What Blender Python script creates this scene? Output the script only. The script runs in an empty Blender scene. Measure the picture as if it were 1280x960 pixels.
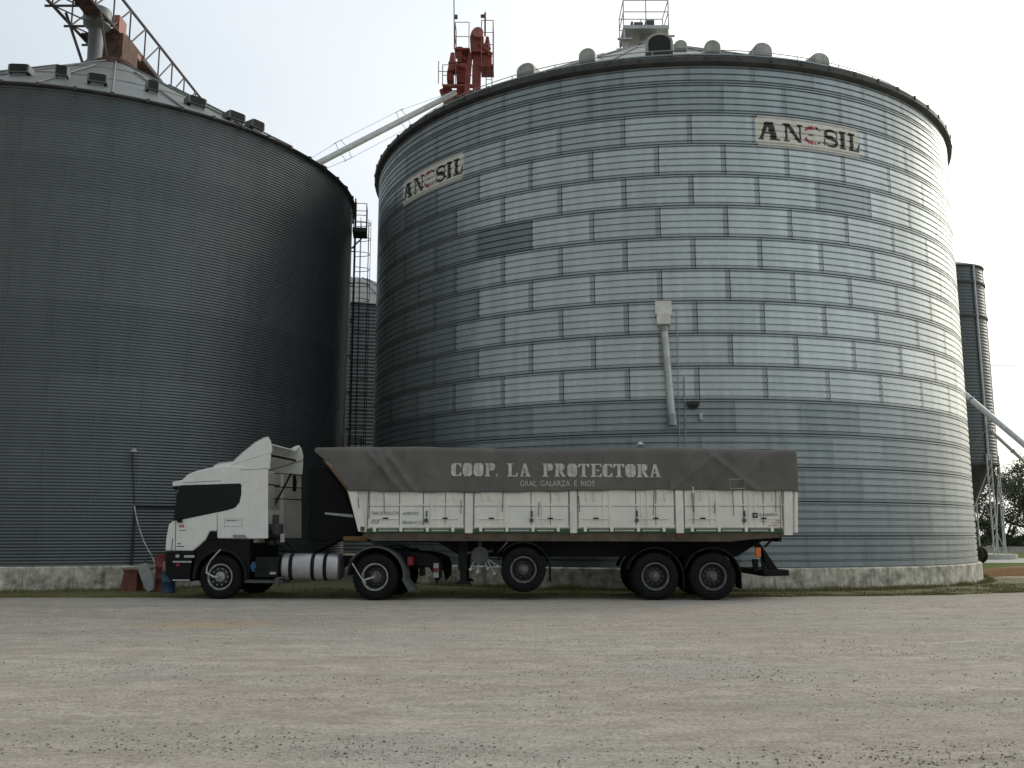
import bpy, bmesh, math, random
import numpy as np
from mathutils import Vector, Matrix, noise
random.seed(7); rng = np.random.default_rng(11)
C = bpy.context.scene.collection
sc = bpy.context.scene
R_ = math.radians
PI = math.pi

# ------------------------------------------------------------------ camera
F = 1180.0; PITCH = R_(9.05); EYE = 1.5
cam = bpy.data.cameras.new('camera'); co = bpy.data.objects.new('camera', cam); C.objects.link(co)
cam.sensor_width = 36; cam.lens = 36 * F / 1280
cam.clip_start = 0.1; cam.clip_end = 3000
co.location = (0, 0, EYE); co.rotation_euler = (PI / 2 + PITCH, 0, 0)
sc.camera = co

# ------------------------------------------------------------------ world + sun
SUN_AZ, SUN_EL = R_(52), R_(24)           # azimuth right of +Y
sd = Vector((math.sin(SUN_AZ) * math.cos(SUN_EL), math.cos(SUN_AZ) * math.cos(SUN_EL), math.sin(SUN_EL)))
w = bpy.data.worlds.new('World'); sc.world = w; w.use_nodes = True
nt = w.node_tree; nt.nodes.clear()
def N(nt, t, **k):
    n = nt.nodes.new(t)
    for a, b in k.items(): setattr(n, a, b)
    return n
L = nt.links.new
out = N(nt, 'ShaderNodeOutputWorld'); bg = N(nt, 'ShaderNodeBackground')
sky = N(nt, 'ShaderNodeTexSky', sky_type='NISHITA'); sky.sun_disc = False
sky.sun_elevation = SUN_EL; sky.sun_rotation = SUN_AZ; sky.dust_density = 4; sky.air_density = 1.2
tc = N(nt, 'ShaderNodeTexCoord')
dot = N(nt, 'ShaderNodeVectorMath', operation='DOT_PRODUCT'); dot.inputs[1].default_value = sd
L(tc.outputs['Generated'], dot.inputs[0])
mr = N(nt, 'ShaderNodeMapRange'); mr.inputs['From Min'].default_value = -1; mr.inputs['From Max'].default_value = 1
L(dot.outputs['Value'], mr.inputs['Value'])
nz = N(nt, 'ShaderNodeTexNoise'); nz.inputs['Scale'].default_value = 1.6; nz.inputs['Detail'].default_value = 5
mp = N(nt, 'ShaderNodeMapping'); mp.inputs['Scale'].default_value = (1, 1, 2.2)
L(tc.outputs['Generated'], mp.inputs['Vector']); L(mp.outputs['Vector'], nz.inputs['Vector'])
ad = N(nt, 'ShaderNodeMath', operation='MULTIPLY_ADD'); ad.inputs[1].default_value = 0.15; 
L(nz.outputs['Fac'], ad.inputs[0])
sb = N(nt, 'ShaderNodeMath', operation='SUBTRACT'); sb.inputs[1].default_value = 0.075
L(mr.outputs['Result'], sb.inputs[0]); L(sb.outputs[0], ad.inputs[2])
cr = N(nt, 'ShaderNodeValToRGB'); e = cr.color_ramp.elements
e[0].position = 0.0; e[0].color = (.27, .29, .30, 1)
e[1].position = 1.0; e[1].color = (2.2, 2.15, 1.9, 1)
for p, c in ((.40, (.36, .395, .405, 1)), (.56, (.49, .565, .595, 1)), (.66, (.605, .67, .715, 1)), (.80, (.765, .805, .845, 1)), (.93, (1.02, 1.02, .96, 1))):
    x = e.new(p); x.color = c
L(ad.outputs[0], cr.inputs['Fac'])
s2 = N(nt, 'ShaderNodeVectorMath', operation='SCALE'); s2.inputs['Scale'].default_value = 0.012
L(sky.outputs['Color'], s2.inputs[0])
a2 = N(nt, 'ShaderNodeVectorMath', operation='ADD')
L(s2.outputs[0], a2.inputs[0]); L(cr.outputs['Color'], a2.inputs[1])
L(a2.outputs[0], bg.inputs['Color']); bg.inputs['Strength'].default_value = 1.0
L(bg.outputs[0], out.inputs[0])
sl = bpy.data.lights.new('sun', 'SUN'); so = bpy.data.objects.new('sun', sl); C.objects.link(so)
sl.energy = 0.75; sl.angle = R_(16); sl.color = (1, .93, .82)
so.rotation_euler = (-sd).to_track_quat('-Z', 'Y').to_euler()
sc.view_settings.view_transform = 'Standard'; sc.view_settings.look = 'None'
sc.view_settings.exposure = 0.17; sc.view_settings.gamma = 1.0
sc.render.engine = 'CYCLES'
sc.cycles.max_bounces = 6

# ------------------------------------------------------------------ projection helpers (used to read real positions off the survey photo)
cP, sP = math.cos(PITCH), math.sin(PITCH)
def ray(px, py):
    a = (px - 640) / F; b = (480 - py) / F
    return Vector((a, cP - b * sP, sP + b * cP))
def W(px, py, Y):
    d = ray(px, py); t = Y / d.y
    return Vector((d.x * t, Y, EYE + d.z * t))
def onpl(px, py, org, th, v=0.0):
    d = ray(px, py); n = Vector((-math.sin(th), math.cos(th), 0))
    t = (v + n.dot(Vector((org[0], org[1], 0)))) / n.dot(d)
    p = d * t
    u = math.cos(th) * (p.x - org[0]) + math.sin(th) * (p.y - org[1])
    return u, EYE + p.z
def cyl(px, py, c, R):
    d = ray(px, py); A = d.x**2 + d.y**2; B = -2 * (d.x * c[0] + d.y * c[1]); D = c[0]**2 + c[1]**2 - R * R
    disc = max(B * B - 4 * A * D, 0); t = (-B - math.sqrt(disc)) / (2 * A)
    return math.atan2(d.y * t - c[1], d.x * t - c[0]), EYE + d.z * t

# ------------------------------------------------------------------ materials
MATS = {}
def mat(name, col, rough=.6, metal=0., var=.15, scale=3., bump=.0, bscale=30., streak=0., streakcol=None, spec=.5, col2=None, coat=0):
    if name in MATS: return MATS[name]
    m = bpy.data.materials.new(name); m.use_nodes = True; nt = m.node_tree; l = nt.links.new
    b = nt.nodes['Principled BSDF']; b.inputs['Roughness'].default_value = rough; b.inputs['Metallic'].default_value = metal
    b.inputs['Specular IOR Level'].default_value = spec; b.inputs['Coat Weight'].default_value = coat
    tc = N(nt, 'ShaderNodeTexCoord')
    n1 = N(nt, 'ShaderNodeTexNoise'); n1.inputs['Scale'].default_value = scale; n1.inputs['Detail'].default_value = 8; n1.inputs['Roughness'].default_value = .65
    l(tc.outputs['Object'], n1.inputs['Vector'])
    mx = N(nt, 'ShaderNodeMix', data_type='RGBA')
    c2 = col2 if col2 else tuple(c * (1 - var * 1.6) for c in col)
    c1 = col if col2 else tuple(min(c * (1 + var), 1) for c in col)
    mx.inputs['A'].default_value = (*c2, 1); mx.inputs['B'].default_value = (*c1, 1)
    r = N(nt, 'ShaderNodeMapRange'); r.inputs['From Min'].default_value = .3; r.inputs['From Max'].default_value = .7
    l(n1.outputs['Fac'], r.inputs['Value']); l(r.outputs['Result'], mx.inputs['Factor'])
    colout = mx.outputs['Result']
    if streak:
        mp = N(nt, 'ShaderNodeMapping'); mp.inputs['Scale'].default_value = (6, 6, .5); l(tc.outputs['Object'], mp.inputs['Vector'])
        n2 = N(nt, 'ShaderNodeTexNoise'); n2.inputs['Scale'].default_value = 1.; n2.inputs['Detail'].default_value = 6; n2.inputs['Roughness'].default_value = .7
        l(mp.outputs['Vector'], n2.inputs['Vector'])
        r2 = N(nt, 'ShaderNodeMapRange'); r2.inputs['From Min'].default_value = .5; r2.inputs['From Max'].default_value = .75; r2.inputs['To Max'].default_value = streak
        l(n2.outputs['Fac'], r2.inputs['Value'])
        m2 = N(nt, 'ShaderNodeMix', data_type='RGBA'); l(r2.outputs['Result'], m2.inputs['Factor']); l(colout, m2.inputs['A'])
        m2.inputs['B'].default_value = (*(streakcol or (.06, .045, .03)), 1); colout = m2.outputs['Result']
    l(colout, b.inputs['Base Color'])
    rr = N(nt, 'ShaderNodeMapRange'); rr.inputs['To Min'].default_value = max(rough - .12, 0); rr.inputs['To Max'].default_value = min(rough + .12, 1)
    l(n1.outputs['Fac'], rr.inputs['Value']); l(rr.outputs['Result'], b.inputs['Roughness'])
    if bump:
        n3 = N(nt, 'ShaderNodeTexNoise'); n3.inputs['Scale'].default_value = bscale; n3.inputs['Detail'].default_value = 5; l(tc.outputs['Object'], n3.inputs['Vector'])
        bp = N(nt, 'ShaderNodeBump'); bp.inputs['Strength'].default_value = bump; bp.inputs['Distance'].default_value = .02
        l(n3.outputs['Fac'], bp.inputs['Height']); l(bp.outputs['Normal'], b.inputs['Normal'])
    MATS[name] = m; return m

Z0_, RH_ = .5, .937
def sheet_mat(name, col, dull, rough, metal, seam, strip=.32, lo=.86, hi=1.12, bmp=.15, lap=None):
    """galvanised sheets; face attribute 'tint' picks how weathered a sheet is, UV holds sheet coordinates"""
    m = bpy.data.materials.new(name); m.use_nodes = True; nt = m.node_tree; l = nt.links.new
    b = nt.nodes['Principled BSDF']; b.inputs['Metallic'].default_value = metal
    at = N(nt, 'ShaderNodeAttribute', attribute_name='tint')
    tc = N(nt, 'ShaderNodeTexCoord'); uv = N(nt, 'ShaderNodeUVMap')
    base = N(nt, 'ShaderNodeMix', data_type='RGBA'); base.inputs['A'].default_value = (*dull, 1); base.inputs['B'].default_value = (*col, 1)
    l(at.outputs['Fac'], base.inputs['Factor'])
    n1 = N(nt, 'ShaderNodeTexNoise'); n1.inputs['Scale'].default_value = 7; n1.inputs['Detail'].default_value = 8; n1.inputs['Roughness'].default_value = .75
    l(tc.outputs['Object'], n1.inputs['Vector'])
    mp = N(nt, 'ShaderNodeMapping'); mp.inputs['Scale'].default_value = (3, 3, .35); l(tc.outputs['Object'], mp.inputs['Vector'])
    n2 = N(nt, 'ShaderNodeTexNoise'); n2.inputs['Scale'].default_value = 1; n2.inputs['Detail'].default_value = 7; l(mp.outputs['Vector'], n2.inputs['Vector'])
    v = N(nt, 'ShaderNodeMath', operation='MULTIPLY'); l(n1.outputs['Fac'], v.inputs[0]); l(n2.outputs['Fac'], v.inputs[1])
    vr = N(nt, 'ShaderNodeMapRange'); vr.inputs['From Min'].default_value = .12; vr.inputs['From Max'].default_value = .38; vr.inputs['To Min'].default_value = lo; vr.inputs['To Max'].default_value = hi
    l(v.outputs[0], vr.inputs['Value'])
    sc_ = N(nt, 'ShaderNodeVectorMath', operation='SCALE'); l(base.outputs['Result'], sc_.inputs[0]); l(vr.outputs['Result'], sc_.inputs['Scale'])
    # the lap joint between two sheets: line of sealant and a strip of bolts
    sx = N(nt, 'ShaderNodeSeparateXYZ'); l(uv.outputs['UV'], sx.inputs[0])
    fr = N(nt, 'ShaderNodeMath', operation='FRACT'); l(sx.outputs['X'], fr.inputs[0])
    c1 = N(nt, 'ShaderNodeMath', operation='LESS_THAN'); l(fr.outputs[0], c1.inputs[0]); c1.inputs[1].default_value = seam
    c2 = N(nt, 'ShaderNodeMath', operation='GREATER_THAN'); l(fr.outputs[0], c2.inputs[0]); c2.inputs[1].default_value = .935
    ms = N(nt, 'ShaderNodeMath', operation='MULTIPLY'); l(c2.outputs[0], ms.inputs[0]); ms.inputs[1].default_value = strip
    mm = N(nt, 'ShaderNodeMath', operation='MAXIMUM'); l(ms.outputs[0], mm.inputs[0])
    if lap:      # the darker lap where each ring of sheets overlaps the one below
        f1 = N(nt, 'ShaderNodeMath', operation='SUBTRACT'); l(sx.outputs['Y'], f1.inputs[0]); f1.inputs[1].default_value = lap[0]
        f2 = N(nt, 'ShaderNodeMath', operation='DIVIDE'); l(f1.outputs[0], f2.inputs[0]); f2.inputs[1].default_value = lap[1]
        f3 = N(nt, 'ShaderNodeMath', operation='ADD'); l(f2.outputs[0], f3.inputs[0]); f3.inputs[1].default_value = .07
        f4 = N(nt, 'ShaderNodeMath', operation='FRACT'); l(f3.outputs[0], f4.inputs[0])
        f5 = N(nt, 'ShaderNodeMath', operation='LESS_THAN'); l(f4.outputs[0], f5.inputs[0]); f5.inputs[1].default_value = .16
        f6 = N(nt, 'ShaderNodeMath', operation='MULTIPLY'); l(f5.outputs[0], f6.inputs[0]); f6.inputs[1].default_value = .30
        f7 = N(nt, 'ShaderNodeMath', operation='MAXIMUM'); l(ms.outputs[0], f7.inputs[0]); l(f6.outputs[0], f7.inputs[1]); ms = f7
        tr_ = N(nt, 'ShaderNodeMapRange'); tr_.inputs['From Min'].default_value = .2; tr_.inputs['From Max'].default_value = .8; tr_.inputs['To Min'].default_value = .3
        l(at.outputs['Fac'], tr_.inputs['Value']); f8 = N(nt, 'ShaderNodeMath', operation='MULTIPLY'); l(ms.outputs[0], f8.inputs[0]); l(tr_.outputs['Result'], f8.inputs[1]); ms = f8
        l(ms.outputs[0], mm.inputs[0])
    if lap:
        f9 = N(nt, 'ShaderNodeMath', operation='MULTIPLY'); l(c1.outputs[0], f9.inputs[0]); l(tr_.outputs['Result'], f9.inputs[1]); c1 = f9
    ml = N(nt, 'ShaderNodeMath', operation='MULTIPLY'); l(c1.outputs[0], ml.inputs[0]); ml.inputs[1].default_value = .85
    l(ml.outputs[0], mm.inputs[1])
    m2 = N(nt, 'ShaderNodeMix', data_type='RGBA'); l(mm.outputs[0], m2.inputs['Factor']); l(sc_.outputs[0], m2.inputs['A']); m2.inputs['B'].default_value = (.05, .055, .055, 1)
    l(m2.outputs['Result'], b.inputs['Base Color'])
    rr = N(nt, 'ShaderNodeMapRange'); rr.inputs['To Min'].default_value = rough - .1; rr.inputs['To Max'].default_value = rough + .12
    l(n1.outputs['Fac'], rr.inputs['Value']); l(rr.outputs['Result'], b.inputs['Roughness'])
    n3 = N(nt, 'ShaderNodeTexNoise'); n3.inputs['Scale'].default_value = 2.2; n3.inputs['Detail'].default_value = 3; l(tc.outputs['Object'], n3.inputs['Vector'])
    bp = N(nt, 'ShaderNodeBump'); bp.inputs['Strength'].default_value = bmp; bp.inputs['Distance'].default_value = .05
    l(n3.outputs['Fac'], bp.inputs['Height']); l(bp.outputs['Normal'], b.inputs['Normal'])
    MATS[name] = m; return m

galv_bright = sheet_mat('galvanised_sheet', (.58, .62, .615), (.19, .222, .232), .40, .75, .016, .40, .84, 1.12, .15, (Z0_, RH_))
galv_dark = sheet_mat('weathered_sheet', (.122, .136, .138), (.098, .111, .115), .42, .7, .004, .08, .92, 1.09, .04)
M = dict(
    roof=mat('roof_sheet', (.17, .18, .172), .55, .45, .2, 2.5, streak=.5, streakcol=(.16, .15, .13)),
    roof2=mat('roof_sheet_warm', (.34, .34, .32), .55, .4, .2, 2.5, streak=.5, streakcol=(.16, .14, .11)),
    rib=mat('roof_rib', (.16, .17, .17), .5, .5),
    eave=mat('eave_steel', (.075, .075, .07), .6, .4, .3, 2),
    vent=mat('vent_sheet', (.38, .38, .34), .5, .4, .2, 3, streak=.4),
    vdark=mat('vent_inside', (.02, .02, .02), .8),
    conc=mat('base_concrete', (.56, .53, .44), .9, 0, .45, 3.2, .6, 14, streak=.9, streakcol=(.10, .10, .075)),
    pad=mat('pad_concrete', (.45, .44, .40), .9, 0, .2, 2, .3, 20),
    red=mat('red_paint', (.24, .045, .03), .55, 0, .35, 2.5, streak=.5, streakcol=(.06, .03, .02)),
    redb=mat('faded_red', (.35, .12, .09), .6, 0, .3, 3),
    rust=mat('rusty_steel', (.13, .07, .045), .8, .1, .5, 4, .3, 40),
    dsteel=mat('dark_steel', (.045, .045, .045), .55, .4, .4, 5),
    gsteel=mat('grey_steel', (.30, .32, .33), .45, .6, .2, 4),
    lsteel=mat('light_steel', (.50, .51, .49), .45, .4, .15, 4, streak=.25),
    truss=mat('truss_steel', (.10, .085, .09), .6, .3, .4, 3),
    white=mat('cab_white', (.78, .77, .72), .28, 0, .05, 2, coat=.4, streak=.12, streakcol=(.35, .32, .26)),
    cream=mat('fairing_inside', (.50, .47, .40), .6, 0, .12, 3, streak=.3),
    twhite=mat('trailer_white', (.79, .775, .70), .5, 0, .07, 2.5, streak=.18, streakcol=(.30, .25, .18)),
    twline=mat('trailer_gap', (.06, .06, .055), .8),
    glass=mat('cab_glass', (.004, .005, .006), .06, 0, .1, 2, spec=.28),
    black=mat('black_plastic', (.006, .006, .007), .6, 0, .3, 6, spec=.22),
    bdust=mat('dusty_black', (.016, .016, .016), .8, 0, .4, 5, spec=.25),
    grey=mat('grey_plastic', (.085, .088, .088), .6, 0, .25, 5),
    disc=mat('wheel_disc', (.035, .034, .033), .6, .2, .4, 8),
    tyre=mat('tyre_rubber', (.0095, .010, .011), .85, 0, .4, 6, .4, 60, spec=.22),
    rim=mat('rim_paint', (.38, .38, .36), .45, .5, .25, 9),
    rimd=mat('rim_dusty', (.15, .145, .14), .7, .2, .4, 9),
    alu=mat('tank_aluminium', (.50, .50, .50), .45, .9, .1, 4),
    tarp=mat('tarp_canvas', (.132, .124, .113), .8, 0, .16, 1.5, .35, 45, streak=.28, streakcol=(.19, .18, .16)),
    tlet=mat('tarp_lettering', (.54, .525, .48), .85, 0, .2, 9),
    beam=mat('beam_paint', (.095, .080, .055), .75, 0, .4, 2.5, streak=.6, streakcol=(.16, .05, .025)),
    green=mat('green_paint', (.035, .10, .045), .6, 0, .3, 3),
    orange=mat('orange_lamp', (.65, .16, .03), .3), redl=mat('red_lamp', (.22, .015, .025), .3),
    orust=mat('orange_paint', (.20, .095, .03), .7, 0, .4, 4),
    ink=mat('black_paint', (.03, .035, .025), .6, 0, .2, 8), redink=mat('red_lettering', (.50, .09, .08), .65, 0, .3, 9),
    sign=mat('sign_paint', (.72, .70, .64), .6, 0, .1, 4, streak=.15, streakcol=(.3, .27, .22)),
    grey_ink=mat('grey_lettering', (.10, .10, .11), .7),
    blue=mat('blue_plastic', (.03, .09, .17), .5, 0, .3, 5), pink=mat('faded_pink_plastic', (.45, .16, .15), .6, 0, .25, 5),
    box=mat('rust_red_box', (.20, .075, .05), .8, 0, .4, 4), palegrey=mat('pale_sheet', (.36, .38, .38), .6, 0, .15, 5),
    hose=mat('pale_hose', (.45, .45, .43), .6), tan=mat('tan_board', (.32, .27, .20), .8, 0, .3, 5),
    cream_pad=mat('cream_pad', (.60, .54, .36), .9, 0, .12, 3), ochre=mat('ochre_grain', (.19, .088, .012), .95, 0, .3, 5, .4, 50),
    bark=mat('bark', (.10, .08, .06), .9, 0, .3, 6), leaf=mat('leaf', (.085, .105, .05), .7, 0, .5, .8, col2=(.045, .06, .03)),  # leaf colour lightened, distant haze put into the foliage itself
    drum=mat('brown_drum', (.06, .035, .025), .8, 0, .4, 6),
)

# ------------------------------------------------------------------ object helpers
ROOT = {}
def root_of(o):
    while o.parent: o = o.parent
    return o
def tag(o, label=None, cat=None, group=None, kind=None):
    if label: o['label'] = label
    if cat: o['category'] = cat
    if group: o['group'] = group
    if kind: o['kind'] = kind
    return o
def thing(name, label, cat, loc=(0, 0, 0), rz=0, group=None):
    o = bpy.data.objects.new(name, None); C.objects.link(o); o.empty_display_size = .2
    o.location = loc; o.rotation_euler = (0, 0, rz)
    ROOT[o.name] = Matrix.Translation(Vector(loc)) @ Matrix.Rotation(rz, 4, 'Z')
    return tag(o, label, cat, group)

class MB:
    def __init__(s): s.v = []; s.f = []
    def add(s, vs, fs):
        k = len(s.v); s.v += [tuple(p) for p in vs]; s.f += [tuple(i + k for i in f) for f in fs]; return s
    def box(s, x0, x1, y0, y1, z0, z1):
        return s.add([(x0,y0,z0),(x1,y0,z0),(x1,y1,z0),(x0,y1,z0),(x0,y0,z1),(x1,y0,z1),(x1,y1,z1),(x0,y1,z1)],
                     [(3,2,1,0),(4,5,6,7),(0,1,5,4),(1,2,6,5),(2,3,7,6),(3,0,4,7)])
    def obox(s, c, ax, ay, az):
        c, ax, ay, az = map(Vector, (c, ax, ay, az))
        vs = [c + ax*i + ay*j + az*k for k in (-1, 1) for (i, j) in ((-1,-1),(1,-1),(1,1),(-1,1))]
        return s.add(vs, [(3,2,1,0),(4,5,6,7),(0,1,5,4),(1,2,6,5),(2,3,7,6),(3,0,4,7)])
    def tube(s, a, b, r, n=8, r2=None, cap=True):
        a = Vector(a); b = Vector(b); d = (b - a)
        if d.length < 1e-6: return s
        q = d.to_track_quat('Z', 'Y'); r2 = r if r2 is None else r2
        vs = [a + q @ Vector((math.cos(2*PI*i/n)*r, math.sin(2*PI*i/n)*r, 0)) for i in range(n)]
        vs += [b + q @ Vector((math.cos(2*PI*i/n)*r2, math.sin(2*PI*i/n)*r2, 0)) for i in range(n)]
        fs = [(i, (i+1) % n, n + (i+1) % n, n + i) for i in range(n)]
        if cap: fs += [tuple(range(n))[::-1], tuple(range(n, 2*n))]
        return s.add(vs, fs)
    def path(s, pts, r, n=8):
        for a, b in zip(pts[:-1], pts[1:]): s.tube(a, b, r, n)
        return s
    def prism(s, poly, y0, y1):
        """poly in (x,z), extruded along y"""
        n = len(poly); A = sum(poly[i][0]*poly[(i+1) % n][1] - poly[(i+1) % n][0]*poly[i][1] for i in range(n))
        if A < 0: poly = poly[::-1]
        vs = [(p[0], y0, p[1]) for p in poly] + [(p[0], y1, p[1]) for p in poly]
        fs = [tuple(range(n)), tuple(range(n, 2*n))[::-1]] + [(i, n+i, n+(i+1) % n, (i+1) % n) for i in range(n)]
        return s.add(vs, fs)
    def lathe_y(s, prof, cx, cz, y0, n=40):
        """profile (r, dy) turned about the y axis through (cx,cz)"""
        m = len(prof); vs = []
        for i in range(n):
            a = 2*PI*i/n
            for r, dy in prof: vs.append((cx + r*math.cos(a), y0 + dy, cz + r*math.sin(a)))
        fs = [(i*m+j, i*m+j+1, ((i+1) % n)*m+j+1, ((i+1) % n)*m+j) for i in range(n) for j in range(m-1)]
        return s.add(vs, fs)
    def lathe_z(s, prof, cx, cy, n=48, a0=0, a1=2*PI):
        m = len(prof); full = abs(a1 - a0 - 2*PI) < 1e-6; k = n if full else n + 1; vs = []
        for i in range(k):
            a = a0 + (a1-a0)*i/n
            for r, z in prof: vs.append((cx + r*math.cos(a), cy + r*math.sin(a), z))
        fs = [(i*m+j, ((i+1) % k)*m+j, ((i+1) % k)*m+j+1, i*m+j+1) for i in range(n) for j in range(m-1)]
        return s.add(vs, fs)
    def arc(s, cx, cz, r0, r1, a0, a1, y0, y1, n=16):
        for i in range(n):
            p = a0 + (a1-a0)*i/n; q = a0 + (a1-a0)*(i+1)/n
            P = [(cx+r*math.cos(a), cz+r*math.sin(a)) for r, a in ((r0,p),(r1,p),(r1,q),(r0,q))]
            s.prism(P, y0, y1)
        return s
    def poly(s, pts): return s.add(pts, [tuple(range(len(pts)))])
    def build(s, name, m, parent=None, world=False, smooth=None, bevel=0, solid=0, merge=False):
        vs = s.v
        if world and parent is not None:
            inv = ROOT[root_of(parent).name].inverted(); vs = [inv @ Vector(p) for p in vs]
        me = bpy.data.meshes.new(name); me.from_pydata([tuple(p) for p in vs], [], s.f)
        if merge or bevel:
            bm = bmesh.new(); bm.from_mesh(me); bmesh.ops.remove_doubles(bm, verts=bm.verts, dist=1e-4)
            bmesh.ops.recalc_face_normals(bm, faces=bm.faces); bm.to_mesh(me); bm.free()
        me.update(); me.materials.append(m)
        o = bpy.data.objects.new(name, me); C.objects.link(o)
        if parent is not None: o.parent = parent
        if bevel:
            b = o.modifiers.new('bevel', 'BEVEL'); b.width = bevel; b.segments = 2; b.limit_method = 'ANGLE'; b.angle_limit = R_(35)
        if solid:
            b = o.modifiers.new('solid', 'SOLIDIFY'); b.thickness = solid
        if smooth:
            me.polygons.foreach_set('use_smooth', [True]*len(me.polygons))
            if smooth != True: me.set_sharp_from_angle(angle=R_(smooth))
        return o
def build_each(mb, name, m, parent, **k):
    par = list(range(len(mb.v)))
    def f(i):
        while par[i] != i: par[i] = par[par[i]]; i = par[i]
        return i
    for fc in mb.f:
        for q in fc[1:]: par[f(q)] = f(fc[0])
    G = {}
    for fc in mb.f: G.setdefault(f(fc[0]), []).append(fc)
    for fs in G.values():
        ids = sorted({i for fc in fs for i in fc}); mp_ = {i: j for j, i in enumerate(ids)}
        q = MB(); q.v = [mb.v[i] for i in ids]; q.f = [tuple(mp_[i] for i in fc) for fc in fs]; q.build(name, m, parent, **k)
def empty_part(name, parent):
    o = bpy.data.objects.new(name, None); C.objects.link(o); o.parent = parent; o.empty_display_size = .1; return o

# ------------------------------------------------------------------ ground
def ground_mat():
    m = bpy.data.materials.new('gravel_yard'); m.use_nodes = True; nt = m.node_tree; l = nt.links.new
    b = nt.nodes['Principled BSDF']; b.inputs['Roughness'].default_value = .92; b.inputs['Specular IOR Level'].default_value = .25
    tc = N(nt, 'ShaderNodeTexCoord')
    def noise_(s, d=8, r=.65, mapscale=None):
        n = N(nt, 'ShaderNodeTexNoise'); n.inputs['Scale'].default_value = s; n.inputs['Detail'].default_value = d; n.inputs['Roughness'].default_value = r
        if mapscale:
            mp = N(nt, 'ShaderNodeMapping'); mp.inputs['Scale'].default_value = mapscale; l(tc.outputs['Object'], mp.inputs['Vector']); l(mp.outputs['Vector'], n.inputs['Vector'])
        else: l(tc.outputs['Object'], n.inputs['Vector'])
        return n.outputs['Fac']
    def rng_(s, a, b_, c=0, d=1):
        r = N(nt, 'ShaderNodeMapRange'); r.inputs['From Min'].default_value = a; r.inputs['From Max'].default_value = b_; r.inputs['To Min'].default_value = c; r.inputs['To Max'].default_value = d
        l(s, r.inputs['Value']); return r.outputs['Result']
    def mix(f, a, b_):
        x = N(nt, 'ShaderNodeMix', data_type='RGBA')
        if isinstance(f, float): x.inputs['Factor'].default_value = f
        else: l(f, x.inputs['Factor'])
        for k, c in (('A', a), ('B', b_)):
            if isinstance(c, tuple): x.inputs[k].default_value = (*c, 1)
            else: l(c, x.inputs[k])
        return x.outputs['Result']
    c = mix(rng_(noise_(.22, 6), .35, .65), (.51, .455, .385), (.60, .545, .465))
    c = mix(rng_(noise_(1., 7, .7, (.10, .9, 1)), .46, .66, 0, .5), c, (.33, .315, .29))         # wheel-worn bands along the yard
    c = mix(rng_(noise_(.5, 5, .6, (.25, .8, 1)), .50, .66, 0, .6), c, (.50, .415, .36))
    c = mix(rng_(noise_(3., 9, .85, (.6, 1.2, 1)), .44, .62, 0, .75), c, (.28, .25, .21))
    c = mix(rng_(noise_(1.4, 8, .8, (.5, 1.6, 1)), .46, .64, 0, .6), c, (.33, .29, .24))
    c = mix(rng_(noise_(.16, 5, .6, (1, 1.6, 1)), .50, .62, 0, .45), c, (.40, .40, .39))
    c = mix(rng_(noise_(26., 6, .9), .46, .64, 0, .85), c, (.17, .155, .14))
    c = mix(rng_(noise_(21., 4, .8, (1, .8, 1)), .60, .70, 0, .5), c, (.55, .52, .46))
    # pebbles
    vo = N(nt, 'ShaderNodeTexVoronoi'); vo.inputs['Scale'].default_value = 13; vo.inputs['Randomness'].default_value = 1
    l(tc.outputs['Object'], vo.inputs['Vector'])
    sp = N(nt, 'ShaderNodeMath', operation='LESS_THAN'); l(vo.outputs['Distance'], sp.inputs[0])
    cs = N(nt, 'ShaderNodeSeparateColor'); l(vo.outputs['Color'], cs.inputs[0])
    sz = rng_(cs.outputs['Red'], .72, 1, 0, .30); l(sz, sp.inputs[1])
    pc = mix(cs.outputs['Green'], (.10, .095, .09), (.33, .30, .27))
    area = rng_(noise_(.35, 4, .6, (.35, 1, 1)), .42, .58)
    pf = N(nt, 'ShaderNodeMath', operation='MULTIPLY'); l(sp.outputs[0], pf.inputs[0]); l(area, pf.inputs[1])
    c = mix(pf.outputs[0], c, pc)
    # spilled maize by the truck
    d = N(nt, 'ShaderNodeVectorMath', operation='DISTANCE'); 
    mp = N(nt, 'ShaderNodeMapping'); mp.inputs['Scale'].default_value = (.42, .55, 1); l(tc.outputs['Object'], mp.inputs['Vector']); l(mp.outputs['Vector'], d.inputs[0])
    d.inputs[1].default_value = (-5.1*.42, 16.3*.55, 0)
    g = N(nt, 'ShaderNodeMath', operation='MULTIPLY'); l(rng_(d.outputs['Value'], .1, .62, 1, 0), g.inputs[0]); l(rng_(noise_(5., 6, .8), .38, .7), g.inputs[1])
    c = mix(g.outputs[0], c, (.52, .34, .09))
    l(c, b.inputs['Base Color'])
    bp = N(nt, 'ShaderNodeBump'); bp.inputs['Strength'].default_value = .9; bp.inputs['Distance'].default_value = .03
    h = N(nt, 'ShaderNodeMath', operation='ADD'); l(noise_(9., 8, .75), h.inputs[0]); l(pf.outputs[0], h.inputs[1]); l(h.outputs[0], bp.inputs['Height'])
    l(bp.outputs['Normal'], b.inputs['Normal'])
    return m
GM = ground_mat()
g = MB()
xs = [-900, -300, -100, -50] + list(np.arange(-36, 36.1, .8)) + [50, 100, 300, 900]
ys = [-300, -60, -10] + list(np.arange(0, 26, .4)) + [30, 40, 60, 100, 300, 1200]
def gh(x, y):
    if abs(x) > 36 or y < 0 or y > 21: return 0.
    k = min(1, (21 - y) / 3, y / 3); return k * .035 * (noise.noise(Vector((x*.15, y*.55, 0))) + .5*noise.noise(Vector((x*.5, y*1.3, 4))))
for y in ys:
    for x in xs: g.v.append((x, y, gh(x, y)))
nx = len(xs)
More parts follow.
